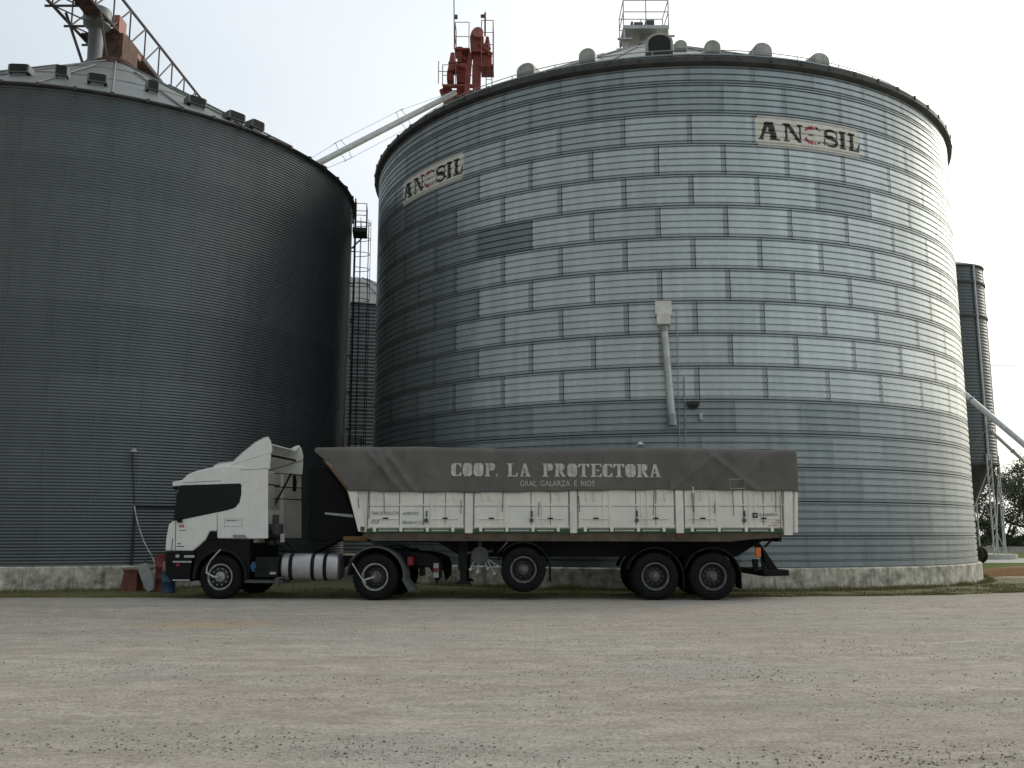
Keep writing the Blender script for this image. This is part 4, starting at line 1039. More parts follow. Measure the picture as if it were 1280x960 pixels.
# rear wall of the cab (cream) with seam
ux = T(311, 600)[0]
o = MB().box(ux, ux+.03, .08, VW-.35, 1.3, 3.05); o.build('cab_rear_panel', M['cream'], tr, merge=True, bevel=.02)
o = MB(); o.box(ux+.03, ux+.036, .1, VW-.4, 2.72, 2.76); o.box(ux+.03, ux+.036, .1, VW-.4, 1.65, 1.67); o.box(ux+.03, ux+.037, .55, .72, 2.45, 2.6); o.build('rear_panel_seam', M['grey'], tr)
# intake, gas bottle-like filter behind cab
o = MB(); o.tube((ux+.3, 1.1, 1.25), (ux+.3, 1.1, 1.75), .19, 16); o.tube((ux+.3, 1.1, 1.75), (ux+.3, 1.1, 1.98), .08, 12); o.tube((ux+.1, .8, 1.5), (ux+.1, .8, 1.8), .08, 12); o.build('air_filter', M['grey'], tr, smooth=40)
pts = [Vector((ux+.2+.9*q, .7, 1.38-.45*q*q+.12*math.sin(q*3))) for q in np.linspace(0, 1, 9)]
o = MB().path(pts, .06, 8); o.build('intake_hose', M['bdust'], tr, smooth=40)
o = MB(); 
for k in range(3): o.path([Vector((ux+.25, .9+.2*k, 1.6)), Vector((ux+.5, .9+.2*k, 1.1)), Vector((ux+1.2, 1.+.2*k, 1.0)), Vector((ux+1.9, 1.+.2*k, 1.35)), Vector((ux+2.2, 1.1+.2*k, 1.4))], .018, 6)
o.build('air_lines', M['black'], tr)
# bumper, grille corner
bp_ = TP([(205.5, 689.3), (243.5, 689.3), (239, 700), (237.5, 727), (213.5, 727), (206.5, 718)])
MB().prism(bp_, .0, VW).build('bumper', M['black'], tr, merge=True, bevel=.03)
o = MB()
for (a, b, y, h_) in ((219.8, 224, 693.3, 3.6), (230.5, 243, 694, 3.0), (216.3, 239.5, 701.2, 2.0), (216.2, 237, 724.3, 1.9)):
    u0, z1 = T(a, y); u1, z0 = T(b, y+h_); o.box(u0, u1, -.012, .0, z0, z1)
build_each(o, 'bumper_strip', M['lsteel'], tr)
u, z = T(222.3, 706); MB().lathe_y([(.0, 0), (.045, 0)], u, z, -.004, 12).build('reflector', M['redl'], tr)
# wheel arch
uw, zw = T(274.4, 721); RW = .515; zw = RW
P = [T(243.5, 689.6), T(248, 683.5), T(256.5, 675.5), T(311, 674.3), T(311, 700), T(309, 722)]
P = [T(243.5, 689.6), T(248, 683.5), T(257.5, 674.8), T(311, 674.3), T(311, 716)] + [(uw+.60*math.cos(a), zw+.60*math.sin(a)) for a in np.linspace(R_(-2), R_(182), 24)] + [T(240, 712)]
MB().prism(P, .05, .3).build('wheel_arch', M['black'], tr, merge=True)
MB().arc(uw, zw, .60, .66, R_(-5), R_(185), -.01, .32, 24).build('arch_lip', M['bdust'], tr, merge=True, smooth=40)
for vv, sd_ in ((.03, -1), (VW-.03, 1)): wheel(tr, uw, zw, RW, vv, sd_, 'steer')
for vv, sd_ in ((.0, -1), (VW, 1)): wheel(tr, 0, RW+.015, RW+.015, vv, sd_, 'drive')
for vv, sd_ in ((.34, -1), (VW-.34, 1)): wheel(tr, 0, RW+.015, RW+.015, vv, sd_, 'drive', 'rimd')
o = MB().tube((0, .2, RW), (0, VW-.2, RW), .11, 12); o.tube((0, VW/2-.3, RW), (0, VW/2+.3, RW), .28, 16); o.tube((uw, .2, RW-.05), (uw, VW-.2, RW-.05), .07, 10); o.build('axle', M['black'], tr)
# chassis
u1 = T(545, 700)[0]
o = MB()
for v in (.80, VW-.88): o.box(uw-.6, u1, v, v+.08, .72, .98)
for u in (-2.6, -1.2, -.5, .5, 1.2): o.box(u, u+.1, .85, VW-.85, .75, .95)
o.box(ux-1.6, ux+.1, .5, VW-.5, .55, 1.28)
o.build('chassis_rails', M['black'], tr)
o = MB(); o.prism([(-.55, .98), (.75, .98), (.65, 1.16), (-.4, 1.16)], .7, VW-.7); o.build('fifth_wheel', M['bdust'], tr, merge=True, bevel=.02)
# side box with battery, steps under the cab rear
a, z1 = T(318, 697); b, z0 = T(346, 722)
o = MB().box(a, b, .05, .6, z0, z1+.0); o.build('battery_box', M['bdust'], tr, bevel=.02, merge=True)
o = MB(); o.box(a-.25, b+.1, .1, .7, z0-.13, z0-.06); o.box(a+.5, b+.05, .02, .1, z0-.22, z0-.02); o.build('lower_bracket', M['grey'], tr)
a_, z_ = T(316, 708); o = MB(); o.tube((a_, .1, z_), (a_, .02, z_), .07, 14); o.box(a_-.05, a_+.05, .06, .3, z_-.12, z_+.1); o.build('additive_tank', M['blue'], tr)
o = MB().box(T(338, 700)[0], T(345, 700)[0], .0, .06, T(340, 718)[1], T(340, 715)[1]); o.build('lamp_side', M['lsteel'], tr)
o = MB(); u, z = T(345.5, 672.5); o.lathe_y([(.035, 0), (.05, 0)], u, z, .4, 14); o.box(u-.05, u+.05, .41, .45, z-.10, z+.1); o.build('coupling_plate', M['lsteel'], tr)
# tank
a, z1 = T(349.5, 691.8); b, z0 = T(421, 726.5); zc = (z0+z1)/2; rz = (z1-z0)/2
o = MB(); pr = []
for i in range(24):
    q = 2*PI*i/24; ss = lambda t_: math.copysign(abs(t_)**.75, t_); pr.append((ss(math.cos(q))*rz*1.02, ss(math.sin(q))*rz))
vs = []; XS = [(a, .82), (a+.02, .93), (a+.06, 1), (b-.06, 1), (b-.02, .93), (b, .82)]
for x, k in XS: vs += [(x, .05+rz+p[0]*k, zc+p[1]*k) for p in pr]
fs = [(j*24+i, j*24+(i+1) % 24, (j+1)*24+(i+1) % 24, (j+1)*24+i) for j in range(5) for i in range(24)] + [tuple(range(24))[::-1], tuple(range(120, 144))]
o.add(vs, fs); tk = o.build('fuel_tank', M['alu'], tr, smooth=50, merge=True)
o = MB()
for px in (362, 389.5, 405):
    x = T(px, 700)[0]; vs = []
    for xx in (x-.045, x+.045): vs += [(xx, .05+rz+p[0]*1.02, zc+p[1]*1.02) for p in pr]
    o.add(vs, [(i, (i+1) % 24, 24+(i+1) % 24, 24+i) for i in range(24)])
build_each(o, 'tank_strap', M['black'], tk)
o = MB().tube((a+.35, .05+rz, z1-.02), (a+.35, .05+rz, z1+.05), .07, 12).build('filler_cap', M['black'], tk)
# rear mudguard
zc_ = RW+.015
MB().arc(0, zc_, .665, .70, R_(-5), R_(178), VW-.6, VW, 16).build('mudguard', M['grey'], tr, merge=True, smooth=40)
o = MB().arc(0, zc_, .665, .70, R_(-5), R_(178), -.02, .62, 22)
mg = o.build('mudguard', M['grey'], tr, merge=True, smooth=40)
o = MB().prism([(.62, zc_-.04), (.72, zc_-.04), (.93, zc_-.30), (.80, zc_-.33)], .0, .5); o.build('mud_flap', M['grey'], mg, merge=True)
o = MB()
for vv in (.35,): o.box(.70, .82, .25, .5, .78, .98)
o.build('tail_lamp', M['redl'], tr, merge=True, bevel=.01)
o = MB(); P = TP([(500, 689), (521, 690), (536, 692), (548, 697), (552, 707), (551, 722), (545, 729), (541, 716), (536, 709), (522, 706), (505, 706)], .5); o.prism(P, .5, .62); o.prism(P, VW-.62, VW-.5); build_each(o, 'rear_bracket', M['black'], tr, merge=True)
a, z1 = T(542, 704, .45); b, z0 = T(548, 722, .45); o = MB().box(a, b, .44, .49, z0, z1); o.build('marker_board', M['palegrey'], tr)
o = MB().box(a, b, .436, .441, z0+.12, z0+.22); o.build('marker_stripe', M['redl'], tr)
# pale inflation hoses over the wheels
o = MB(); P = [T(277, 687), T(272, 692), T(265, 700), T(260, 709), T(259.5, 716)] ; o.path([(p[0], -.06, p[1]) for p in P], .018, 6); o.path([(P[-1][0], -.06, P[-1][1]), (uw-.1, -.07, zw), (uw, -.07, zw)], .02, 6)
P = [T(441, 704), T(452, 722), T(458, 729)]; o.path([(p[0], -.05, p[1]) for p in P], .014, 6); o.tube((-.24, -.03, zc_-.07), (0, -.05, zc_), .022, 8)
o.build('tyre_air_hose', M['lsteel'], tr, smooth=40)

# ------------------------------------------------------------------ trailer
BO = (0, 22.2)
tl = thing('grain_trailer', 'long white panelled grain trailer on three axles, front axle lifted', 'trailer', (0, 22.2, 0), 0)
def B(px, py, v=0.): return onpl(px, py, BO, 0, v)
def BP(L_, v=0.): return [B(x, y, v) for x, y in L_]
BW = 2.5
zb = B(700, 663)[1]; zt = B(700, 566)[1]
# body shell (walls)
body = BP([(400, 566), (434.5, 612), (450.5, 663.5), (979, 664), (979, 566)])
o = MB()
o.prism(BP([(436, 613), (450.8, 663.5), (979, 664), (979, 613)]), .03, .08); o.prism(BP([(402, 571), (436, 613), (450.8, 663.5), (979, 664), (979, 571)]), BW-.08, BW-.03)
o.prism(BP([(402, 571), (436, 613), (979, 613), (979, 571)]), .03, .08)
ur = B(979, 640)[0]; o.box(ur-.05, ur, .08, BW-.08, zb, zt)
A_ = BP([(402, 571), (436, 613), (450.8, 663.5)])
for a, b in zip(A_[:-1], A_[1:]): o.add([(a[0], .08, a[1]), (b[0], .08, b[1]), (b[0], BW-.08, b[1]), (a[0], BW-.08, a[1]), (a[0]+.06, .08, a[1]), (b[0]+.06, .08, b[1]), (b[0]+.06, BW-.08, b[1]), (a[0]+.06, BW-.08, a[1])], [(0,1,2,3), (7,6,5,4), (0,4,5,1), (3,2,6,7), (1,5,6,2), (0,3,7,4)])
o.box(B(452, 660)[0], ur-.05, .08, BW-.08, zb, zb+.06)
o.build('body', M['twhite'], tl)
# posts
posts = [(581.3, 591), (712.3, 721), (844.5, 854)]
for a, b in posts:
    x0 = B(a, 640)[0]; x1 = B(b, 640)[0]; z0 = B(a, 666.5)[1]
    o = MB().box(x0, x1, -.03, .05, z0, zt); o.build('post', M['twhite'], tl, merge=True, bevel=.01)
for L_ in ([(434.8, 612), (446, 612), (458.5, 664.5), (448, 664.5)], [(979.5, 600), (990.5, 600), (990.8, 669), (979.8, 669)], [(992.8, 600), (996.8, 600), (997, 666), (993, 666)]):
    MB().prism(BP(L_), -.035, .06).build('post', M['twhite'], tl, merge=True, bevel=.01)
MB().prism(BP([(401, 574), (415, 584), (435, 613), (448, 655), (446.5, 655), (432.8, 612), (412.5, 585)]), -.01, .03).build('front_edge', M['orust'], tl, merge=True)
bays = [(459, 581), (591.5, 712), (721.5, 844), (854.5, 979)]
gap = MB(); fra = MB(); hnd = MB(); lat = MB(); hng = MB()
z_t = B(700, 614)[1]
for a, b in bays:
    wdt = b-a; X = lambda f: B(a+wdt*f, 640)[0]
    z0 = B(700, 659.5)[1]; zm = B(700, 633.3)[1]
    x0, x1 = X(0.012), X(.988)
    # two drop panels per bay
    for (p0, p1) in ((.012, .42), (.58, .988)) if False else ((.012, .5), (.505, .988)):
        pass
    fra.box(X(.0), X(1.0), -.004, .03, z0, zt)                                     # door skin, proud of the body
    for f in (0.008, .992): gap.box(X(f)-.010, X(f)+.010, -.007, .0, z0, zt)
    for f, w_ in ((.265, .007), (.60, .009), (.80, .006)) if a > 500 else ((.33, .006), (.575, .009), (.80, .005)): gap.box(X(f)-w_, X(f)+w_, -.008, .0, z0, zt)
    gap.box(x0, x1, -.007, .0, zm-.004, zm+.004)
    for f in (.27, .33, .66, .72, .345) if a > 500 else (.345, .66, .72): fra.box(X(f)-.018, X(f)+.018, -.022, -.004, z0, zt)
    fra.box(X(0)+.02, X(1)-.02, -.016, -.004, z0, z0+.05); fra.box(X(0)+.02, X(1)-.02, -.013, -.004, zm+.03, zm+.06)
    for f in (.10, .18, .82, .90):
        hng.box(X(f)-.012, X(f)+.012, -.04, -.004, z_t-.22, z_t+.1)
    for f, py in ((.19, 648), (.80, 648)):
        u, z = B(a+wdt*f, py); hnd.box(u-.06, u+.06, -.05, -.02, z-.016, z+.016); fra.tube((u-.3, -.02, z-.01), (u+.3, -.02, z-.01), .012, 6)
    u, z = B(a+wdt*.61, 645); lat.box(u-.015, u+.015, -.05, -.02, z-.02, z+.12); lat.tube((u-.01, -.02, z-.1), (u-.01, -.035, z-.1), .05, 10)
    for f in (.08, .35, .62, .88): hng.box(X(f)-.035, X(f)+.035, -.035, -.0, B(700, 664.5)[1], z0+.03)
fra.build('drop_side_panels', M['twhite'], tl); gap.build('panel_gaps', M['twline'], tl)
build_each(hnd, 'panel_handle', M['black'], tl); build_each(lat, 'panel_latch', M['grey'], tl); build_each(hng, 'panel_hinge', M['twhite'], tl)
# hanging tie cords
o = MB()
for px, y0, y1 in ((462.5, 613, 648), (480.5, 613, 640), (448, 622, 635), (576.5, 625, 643), (674, 628, 645), (723, 620, 640), (817, 614, 644), (864, 616, 640), (867, 616, 655), (915, 614, 645), (969, 614, 640), (974, 618, 662), (629, 613, 640), (893, 628, 642)):
    u, z1 = B(px, y0); _, z0 = B(px, y1); o.tube((u, -.05, z1), (u+random.uniform(-.03, .03), -.05, z0), .008, 5)
build_each(o, 'tie_cord', M['dsteel'], tl)
# rail and beam
x0 = B(458, 662)[0]; x1 = B(978, 662)[0]
MB().box(x0, x1, -.012, .02, B(700, 665.8)[1], B(700, 661.)[1]).build('bottom_rail', M['green'], tl)
o = MB()
for a, b in bays:
    wdt = b-a; X = lambda f: B(a+wdt*f, 640)[0]
    for f0, f1 in ((.12, .32), (.38, .58), (.66, .84)): o.box(X(f0), X(f1), -.03, -.012, B(700, 664)[1], B(700, 662.2)[1])
build_each(o, 'rail_rod', M['lsteel'], tl)
z1 = B(700, 665.8)[1]; z0 = B(700, 676)[1]
o = MB(); bl = [(459, 665.6), (980, 665.8), (975, 672), (935, 674.5), (915, 677), (466, 676), (452, 670)]
o.prism(BP(bl), .02, .14); o.prism(BP(bl), BW-.14, BW-.02); build_each(o, 'side_beam', M['beam'], tl, merge=True)
o = MB()
for a, b in posts: x = B((a+b)/2, 670)[0]; o.box(x-.07, x+.07, -.002, .02, B(700, 672)[1], z1+.01)
u, z = B(453.5, 661); o.box(u-.05, u+.05, -.042, -.036, z-.05, z+.05)
build_each(o, 'beam_reflector', M['rust'], tl)
o = MB(); a, zz1 = B(429, 670.3, .3); b, _ = B(460, 670, .3); o.box(a, b, .3, BW-.3, zz1-.10, zz1); o.build('front_beam', M['orust'], tl, bevel=.01, merge=True)
o = MB(); p = BP([(406, 640.5), (440, 643), (441, 647), (406, 642.8)], .4); o.prism(p, .4, .5); o.build('coupling_bar', M['palegrey'], tl, merge=True)
P = BP([(386, 583.5), (405, 583.5), (430, 613), (446, 660), (446, 676), (386, 676)], 1.3); o = MB().prism(P, 1.3, 2.3); o.build('front_black_box', M['black'], tl, merge=True, bevel=.02)  # plain black box filling the gap between cab and trailer nose
# frame
zf = B(700, 676)[1]
o = MB()
for v in (.78, BW-.88): o.prism([(B(452, 670)[0], zf+.14), (B(452, 670)[0], zf-.02), (B(545, 670)[0], zf-.05), (B(575, 670)[0], zf-.38), (B(930, 670)[0], zf-.38), (B(950, 670)[0], zf-.15), (B(975, 670)[0], zf+.10), (B(975, 670)[0], zf+.14)], v, v+.1)
for px in range(470, 975, 42): x = B(px, 670)[0]; o.box(x, x+.08, .1, BW-.1, zf-.02, zf+.13)
o.box(B(452, 670)[0], B(975, 670)[0], .14, BW-.14, zf+.14, zf+.17)
o.build('chassis_frame', M['black'], tl, merge=True)
# landing leg
x = B(578, 690)[0]
for v in (.45, BW-.62):
    o = MB().box(x-.12, x+.10, v, v+.17, .66, zf+.05); o.box(x-.08, x+.07, v+.02, v+.14, .40, .66); o.prism([(x-.2, .34), (x+.2, .34), (x+.12, .41), (x-.12, .41)], v-.05, v+.22); o.build('landing_leg', M['bdust'], tl, merge=True)
# valve cluster (grey round body with fittings)
u, z = B(600, 694, .35)
o = MB().tube((u, .25, z), (u, .6, z), .20, 18); o.tube((u-.3, .35, z+.05), (u+.3, .35, z+.1), .035, 8); o.tube((u, .35, z+.1), (u, .35, z+.4), .04, 8)
for k in range(6): a = R_(60*k); o.tube((u+.14*math.cos(a), .22, z+.14*math.sin(a)), (u+.14*math.cos(a), .26, z+.14*math.sin(a)), .025, 8)
o.build('air_reservoir', M['grey'], tl, smooth=40)
o = MB()
for du, dz in ((-.22, -.32), (-.05, -.38), (.18, -.3), (.34, -.42), (.42, -.25)):
    o.path([Vector((u+du*.5, .3, z-.1)), Vector((u+du, .28, z+dz)), Vector((u+du+.06, .3, z+dz+.02))], .014, 5)
    o.lathe_y([(.0, 0), (.035, 0), (.035, .05)], u+du, z+dz, .24, 8)
o.build('air_fittings', M['lsteel'], tl)
# axles
RT = .54
for px, lift in ((654.3, .18), (819.3, 0), (891.3, 0)):
    x = B(px, 719)[0]; zc = RT+lift; RR2 = RT if not lift else .515; zc = RR2+lift
    for vv, sd_ in ((.02, -1), (BW-.02, 1)): wheel(tl, x, zc, RR2, vv, sd_, 'drive', 'rimd', .28)
    for vv, sd_ in ((.36, -1), (BW-.36, 1)): wheel(tl, x, zc, RR2, vv, sd_, 'drive', 'rimd', .28)
    o = MB().tube((x, .3, zc), (x, BW-.3, zc), .09, 12); o.box(x-.45, x+.45, .78, .9, zc+.08, zc+.16); o.box(x-.45, x+.45, BW-.9, BW-.78, zc+.08, zc+.16); o.box(x-.5, x-.35, .74, .94, zc-.05, zf); o.build('axle', M['black'], tl)
    o = MB().arc(x, zc, RR2+.10, RR2+.125, R_(8), R_(165 if not lift else 140), .0, .62, 20); MB().arc(x, zc, RR2+.10, RR2+.125, R_(8), R_(165), BW-.62, BW, 16).build('mudguard', M['bdust'], tl, merge=True, smooth=40); g_ = o.build('mudguard', M['bdust'], tl, merge=True, smooth=40)
    o = MB().box(x+RR2+.10, x+RR2+.125, .02, .6, zc-.28, zc+.14); o.build('mud_flap', M['black'], g_)
    if lift:
        o = MB(); o.prism([(x-.62, zc+.36), (x-.58, zc+.40), (x-.35, zc+.62), (x-.39, zc+.64)], .05, .5); o.build('guard_bracket', M['grey'], g_, merge=True)
# rear guard and lamp
o = MB()
for v in (.35, BW-.45):
    o.prism(BP([(941, 679), (950, 679), (974, 714), (962, 714)], v), v, v+.08)
    o.prism(BP([(950, 690), (954, 689), (958, 712), (953, 712)], v), v, v+.06)
P = BP([(955, 713), (985.5, 712.5), (986.5, 719.5), (955, 720.5)], .1); o.prism(P, .08, BW-.08)
o.prism(BP([(941, 699), (948, 699), (948, 714), (943, 714)], .3), .3, .42)
o.build('rear_guard', M['black'], tl, merge=True)
a, z1 = B(944.5, 684.5, .05); b, z0 = B(951.3, 696.5, .05)
MB().box(a, b, .04, .12, z0, z1).build('side_marker_lamp', M['orange'], tl, bevel=.01, merge=True)
o = MB(); o.path([(B(949, 676)[0], .1, B(949, 676)[1]), (B(954, 674)[0], .1, B(954, 671)[1]), (B(966, 675)[0], .1, B(966, 675)[1]), (B(957, 684)[0], .1, B(957, 684)[1])], .03, 6); o.build('cable_loop', M['black'], tl)
# lettering
o = MB()
for txt, a, b, y0, y1 in (('TRANS. DE PRODUCTOS', 464.5, 498.5, 639.5, 643.4), ('ALIMENTICIOS', 503.5, 523.5, 640, 643.6), ('SENASA Nº 2 12713', 503, 535.5, 651.2, 655), ('', 464, 475.5, 650.8, 651.6), ('', 464, 473, 653.3, 654.1), ('EL PAMPERO', 949, 971.5, 641.8, 645), ('', 952, 957, 651.4, 652.6)):
    u0, z1 = B(a, y0); u1, z0 = B(b, y1); fit_text(o, txt, u0, u1, z0, z1, -.026) if txt else dashes(o, u0, u1, z0, z1, -.026)
u0, z1 = B(940.3, 641); u1, z0 = B(946.8, 647.5)
o.prism([(u0, z0), (u1, z0), (u1, z0+.02), (u0, z0+.02)], -.026, -.02); o.prism([(u0, z1-.02), (u1, z1-.02), (u1, z1), (u0, z1)], -.026, -.02)
o.prism([(u0, z0), (u0+.02, z0), (u0+.02, z1), (u0, z1)], -.026, -.02); o.prism([(u1-.02, z0), (u1, z0), (u1, z1), (u1-.02, z1)], -.026, -.02)
o.lathe_y([(.025, 0), (.045, 0)], (u0+u1)/2, (z0+z1)/2, -.026, 16)
o.build('lettering', M['ink'], tl)
o = MB()
for a, b, y0, y1 in ((970, 975.5, 649.8, 650.8), (964, 975, 653, 653.8), (960, 972, 656.4, 657.2)):
    u0, z1 = B(a, y0); u1, z0 = B(b, y1); dashes(o, u0, u1, z0, z1, -.026)
o.build('red_lettering', M['redink'], tl)

# ------------------------------------------------------------------ tarpaulin
def tarp_front(z):
    K = [(B(436, 615)[1], B(436.5, 615)[0]), (B(415, 584)[1], B(415, 584)[0]), (B(402, 574)[1], B(402, 574)[0]), (B(394, 567.5)[1], B(394, 567.5)[0]), (B(393, 563)[1], B(393, 563)[0]), (B(397, 558)[1], B(397.5, 558)[0])]
    if z <= K[0][0]: return K[0][1]
    for a, b in zip(K[:-1], K[1:]):
        if z <= b[0]: t_ = (z-a[0])/(b[0]-a[0]); return a[1]+(b[1]-a[1])*t_
    return K[-1][1]
u_rear = B(996.3, 590)[0]
def ztop(u):
    p = 640+u*53.3; return B(700, 557.8 + 3.2*max(0, (p-395))/600 + .9*math.sin(p*.021) + .6*math.sin(p*.009+2))[1]
def zbot(u):
    p = 640+u*53.3; return B(700, 614.2 + 1.6*math.sin((p-450)*.012) + .5*math.sin(p*.12))[1]
def fold(u, z):
    p = 640+u*53.3
    amp = .028 if (p < 545 or p > 838) else .006
    f = 0
    for c, sl_ in ((455, .9), (478, .75), (492, -.8), (470, .45)):       # folds fanning down from the front bow
        d = (p-c) - (sl_*(zt_-z)*53); f += math.exp(-(d/4.5)**2)*(.045 if 430 < p < 545 else 0)
    for c, sl_ in ((905, -1.3), (868, -.7), (930, -1.0), (880, 1.2), (968, -1.1)):
        d = (p-c) - (sl_*(zt_-z)*53); f += math.exp(-(d/5)**2)*(.045 if 835 < p < 990 else 0)
    k = min(max((zt_-z)/.25, 0), 1)
    return f*k + amp*(noise.noise(Vector((u*1.1, z*2.2, 0))) + .5*noise.noise(Vector((u*3.1, z*4.2, 5)))) + .012*noise.noise(Vector((u*.5, z, 9)))
zt_ = B(700, 560)[1]
nu, nr, ntp = 260, 26, 16
rows = []
for j in range(nr+1): rows.append(('n', j/nr))
for j in range(1, ntp): rows.append(('t', j/ntp))
for j in range(nr+1): rows.append(('f', 1-j/nr))
vs = []
for kind, q in rows:
    for i in range(nu+1):
        s = i/nu
        if kind in 'nf':
            zg = zbot(0)+(ztop(0)-zbot(0))*q; uf = tarp_front(zg); u = uf+(u_rear-uf)*s
            z = zbot(u)+(ztop(u)-zbot(u))*q
            rd = .06*max(0, (q-.86)/.14)**2
            v = -.055 - fold(u, z) + rd; z -= .02*max(0, (q-.9)/.1)**2
            if kind == 'f': v = BW - v
        else:
            uf = tarp_front(9); uf2 = uf; u = uf2+(u_rear-uf2)*s; v = .005+(BW-.01)*q
            z = ztop(u) - .02 + .10*math.sin(PI*q)*(.6+.4*abs(math.sin(u*2.1)))
        vs.append((u, v, z))
fs = [(j*(nu+1)+i, j*(nu+1)+i+1, (j+1)*(nu+1)+i+1, (j+1)*(nu+1)+i) for j in range(len(rows)-1) for i in range(nu)]
# tarpaulin = top-level thing resting on the trailer
ta = thing('tarpaulin', 'grey brown canvas tarpaulin lettered in white, stretched over the trailer', 'tarpaulin', (0, 22.2, zbot(0)), 0)
o = MB().add([(p[0], p[1], p[2]-zbot(0)) for p in vs], fs)
# close front and rear with flaps
fr_ = [vs[j*(nu+1)] for j in range(len(rows))]; re_ = [vs[j*(nu+1)+nu] for j in range(len(rows))]
cov = o.build('cover', M['tarp'], ta, smooth=True, solid=.006)
zk = zbot(0)
o = MB(); 
for L_ in (fr_, re_):
    h_ = len(L_)//2
    for j in range(h_): 
        a, b, c, d = L_[j], L_[j+1], L_[-2-j], L_[-1-j]
        o.add([(p[0]+(.002 if L_ is fr_ else -.002), p[1], p[2]-zk) for p in (a, b, c, d)], [(0, 1, 2, 3)])
o.build('end_flap', M['tarp'], ta)
LT = [('C', 564, 577), ('O', 578.5, 590.5), ('O', 592, 604.5), ('P', 606, 619), ('.', 619.5, 625.5), ('L', 634, 647), ('A', 650, 663), ('P', 678, 691), ('R', 693, 706.5), ('O', 709, 721), ('T', 722.5, 736), ('E', 738, 751.5), ('C', 753, 765), ('T', 766.5, 780), ('O', 781.5, 794), ('R', 795.5, 810), ('A', 812, 825.5)]
bm = bmesh.new()
for ch_, a, b in LT:
    wd_ = 6.0 if ch_ in 'OCPLE.' else (6.7 if ch_ in 'RA' else 6.3)
    dy = (a-564)*.006; u0, z0 = B(a, 595.4+dy); u1, z1 = B(b, 579+dy)
    for P in GL[ch_]:
        vv = [bm.verts.new((u0+x/wd_*(u1-u0), 0, z0+y/10*(z1-z0))) for x, y in P]; bm.faces.new(vv)
def tex_in(body, a, b, y0, y1):
    m2 = MB(); u0, z1 = B(a, y0); u1, z0 = B(b, y1); fit_text(m2, body, u0, u1, z0, z1, 0)
    vv = [bm.verts.new(p) for p in m2.v]
    for f in m2.f:
        try: bm.faces.new([vv[i] for i in f])
        except Exception: pass
tex_in('GRAL. GALARZA  E. RIOS', 650, 743, 601, 608)
for a, b, c, d in ((911, 599, 930.5, 599.6), (911, 610.4, 930.5, 611), (911, 599, 911.7, 611), (929.8, 599, 930.5, 611)):
    u0, z1 = B(a, b); u1, z0 = B(c, d); bm.faces.new([bm.verts.new(p) for p in ((u0, 0, z0), (u1, 0, z0), (u1, 0, z1), (u0, 0, z1))])
bmesh.ops.triangulate(bm, faces=bm.faces)
bmesh.ops.subdivide_edges(bm, edges=[e_ for e_ in bm.edges if e_.calc_length() > .12], cuts=2)
for v in bm.verts: v.co.y = -.055 - fold(v.co.x, v.co.z) - .012; v.co.z -= zk
me = bpy.data.meshes.new('lettering'); bm.to_mesh(me); bm.free(); me.materials.append(M['tlet'])
lo = bpy.data.objects.new('lettering', me); C.objects.link(lo); lo.parent = cov

# ------------------------------------------------------------------ clutter ahead of the truck
def barrel(px, Y, r_, h, m, label, top=None):
    p = W(px, 738, Y); b = thing('barrel', label, 'barrel', (p.x, Y, 0), 0, None)
    P = [(0, .0), (r_, .0), (r_+.008, .02), (r_, .04), (r_, h*.33), (r_+.012, h*.35), (r_, h*.37), (r_, h*.64), (r_+.012, h*.66), (r_, h*.68), (r_, h-.03), (r_+.008, h-.015), (r_, h), (r_-.02, h-.02), (0, h-.02)]
    MB().lathe_z(P, 0, 0, 28).build('barrel_body', m, b, smooth=45)
    MB().tube((.12, 0, h-.02), (.12, 0, h+.015), .03, 10).build('bung', M['dsteel'], b)
    if top: MB().lathe_z([(r_+.004, h*.66+.012), (r_+.004, h-.04)], 0, 0, 28).build('paint_band', top, b, smooth=45)
    return b
barrel(201.5, 25.6, .17, .98, M['red'], 'narrow dark red barrel just ahead of the truck bumper')
barrel(210.3, 24.9, .17, .86, M['blue'], 'blue barrel with a faded pink band beside the truck bumper', M['pink'])
p = W(161, 736, 25.6); o = thing('metal_box', 'rust red box with sloping sides against the dark silo base', 'box', (p.x, 25.75, 0))
MB().prism([(-.24, 0), (.22, 0), (.22, .52), (-.14, .52)], -.2, .3).build('box_body', M['box'], o, merge=True, bevel=.015); MB().box(-.17, .25, -.23, .33, .52, .56).build('lid', M['box'], o, bevel=.01, merge=True)
p = W(176, 700, 25.6); o = thing('board', 'tan board lying on the rust red box', 'board', (p.x-.1, 25.7, .57)); MB().box(-.35, .35, -.2, .25, 0, .06).build('plank', M['tan'], o, bevel=.01, merge=True)
pts = [(-.22, .72), (-.03, .76), (.20, .32), (.21, .08), (.08, .0), (-.02, .10), (-.22, .55)]
p = W(182, 738, 25.2); o = thing('scoop', 'pale grey metal sheet scoop leaning in front of the rust red box', 'scoop', (p.x, 25.2, 0)); MB().prism(pts, -.03, .10).build('scoop_body', M['palegrey'], o, merge=True, bevel=.02)
MB().tube((-.1, .04, .74), (-.13, .3, .86), .02, 6).build('scoop_handle', M['dsteel'], o)
P = [(168, 632, 26.), (170, 645, 25.9), (174, 660, 25.8), (179, 675, 25.7), (185, 687, 25.6), (191, 697, 25.6), (196, 712, 25.6), (199, 736, 25.5)]
tag(MB().path([W(*q) for q in P], .018, 6).build('hose', M['hose'], smooth=True), 'pale hose hanging from the dark silo hatch towards the barrels', 'hose')

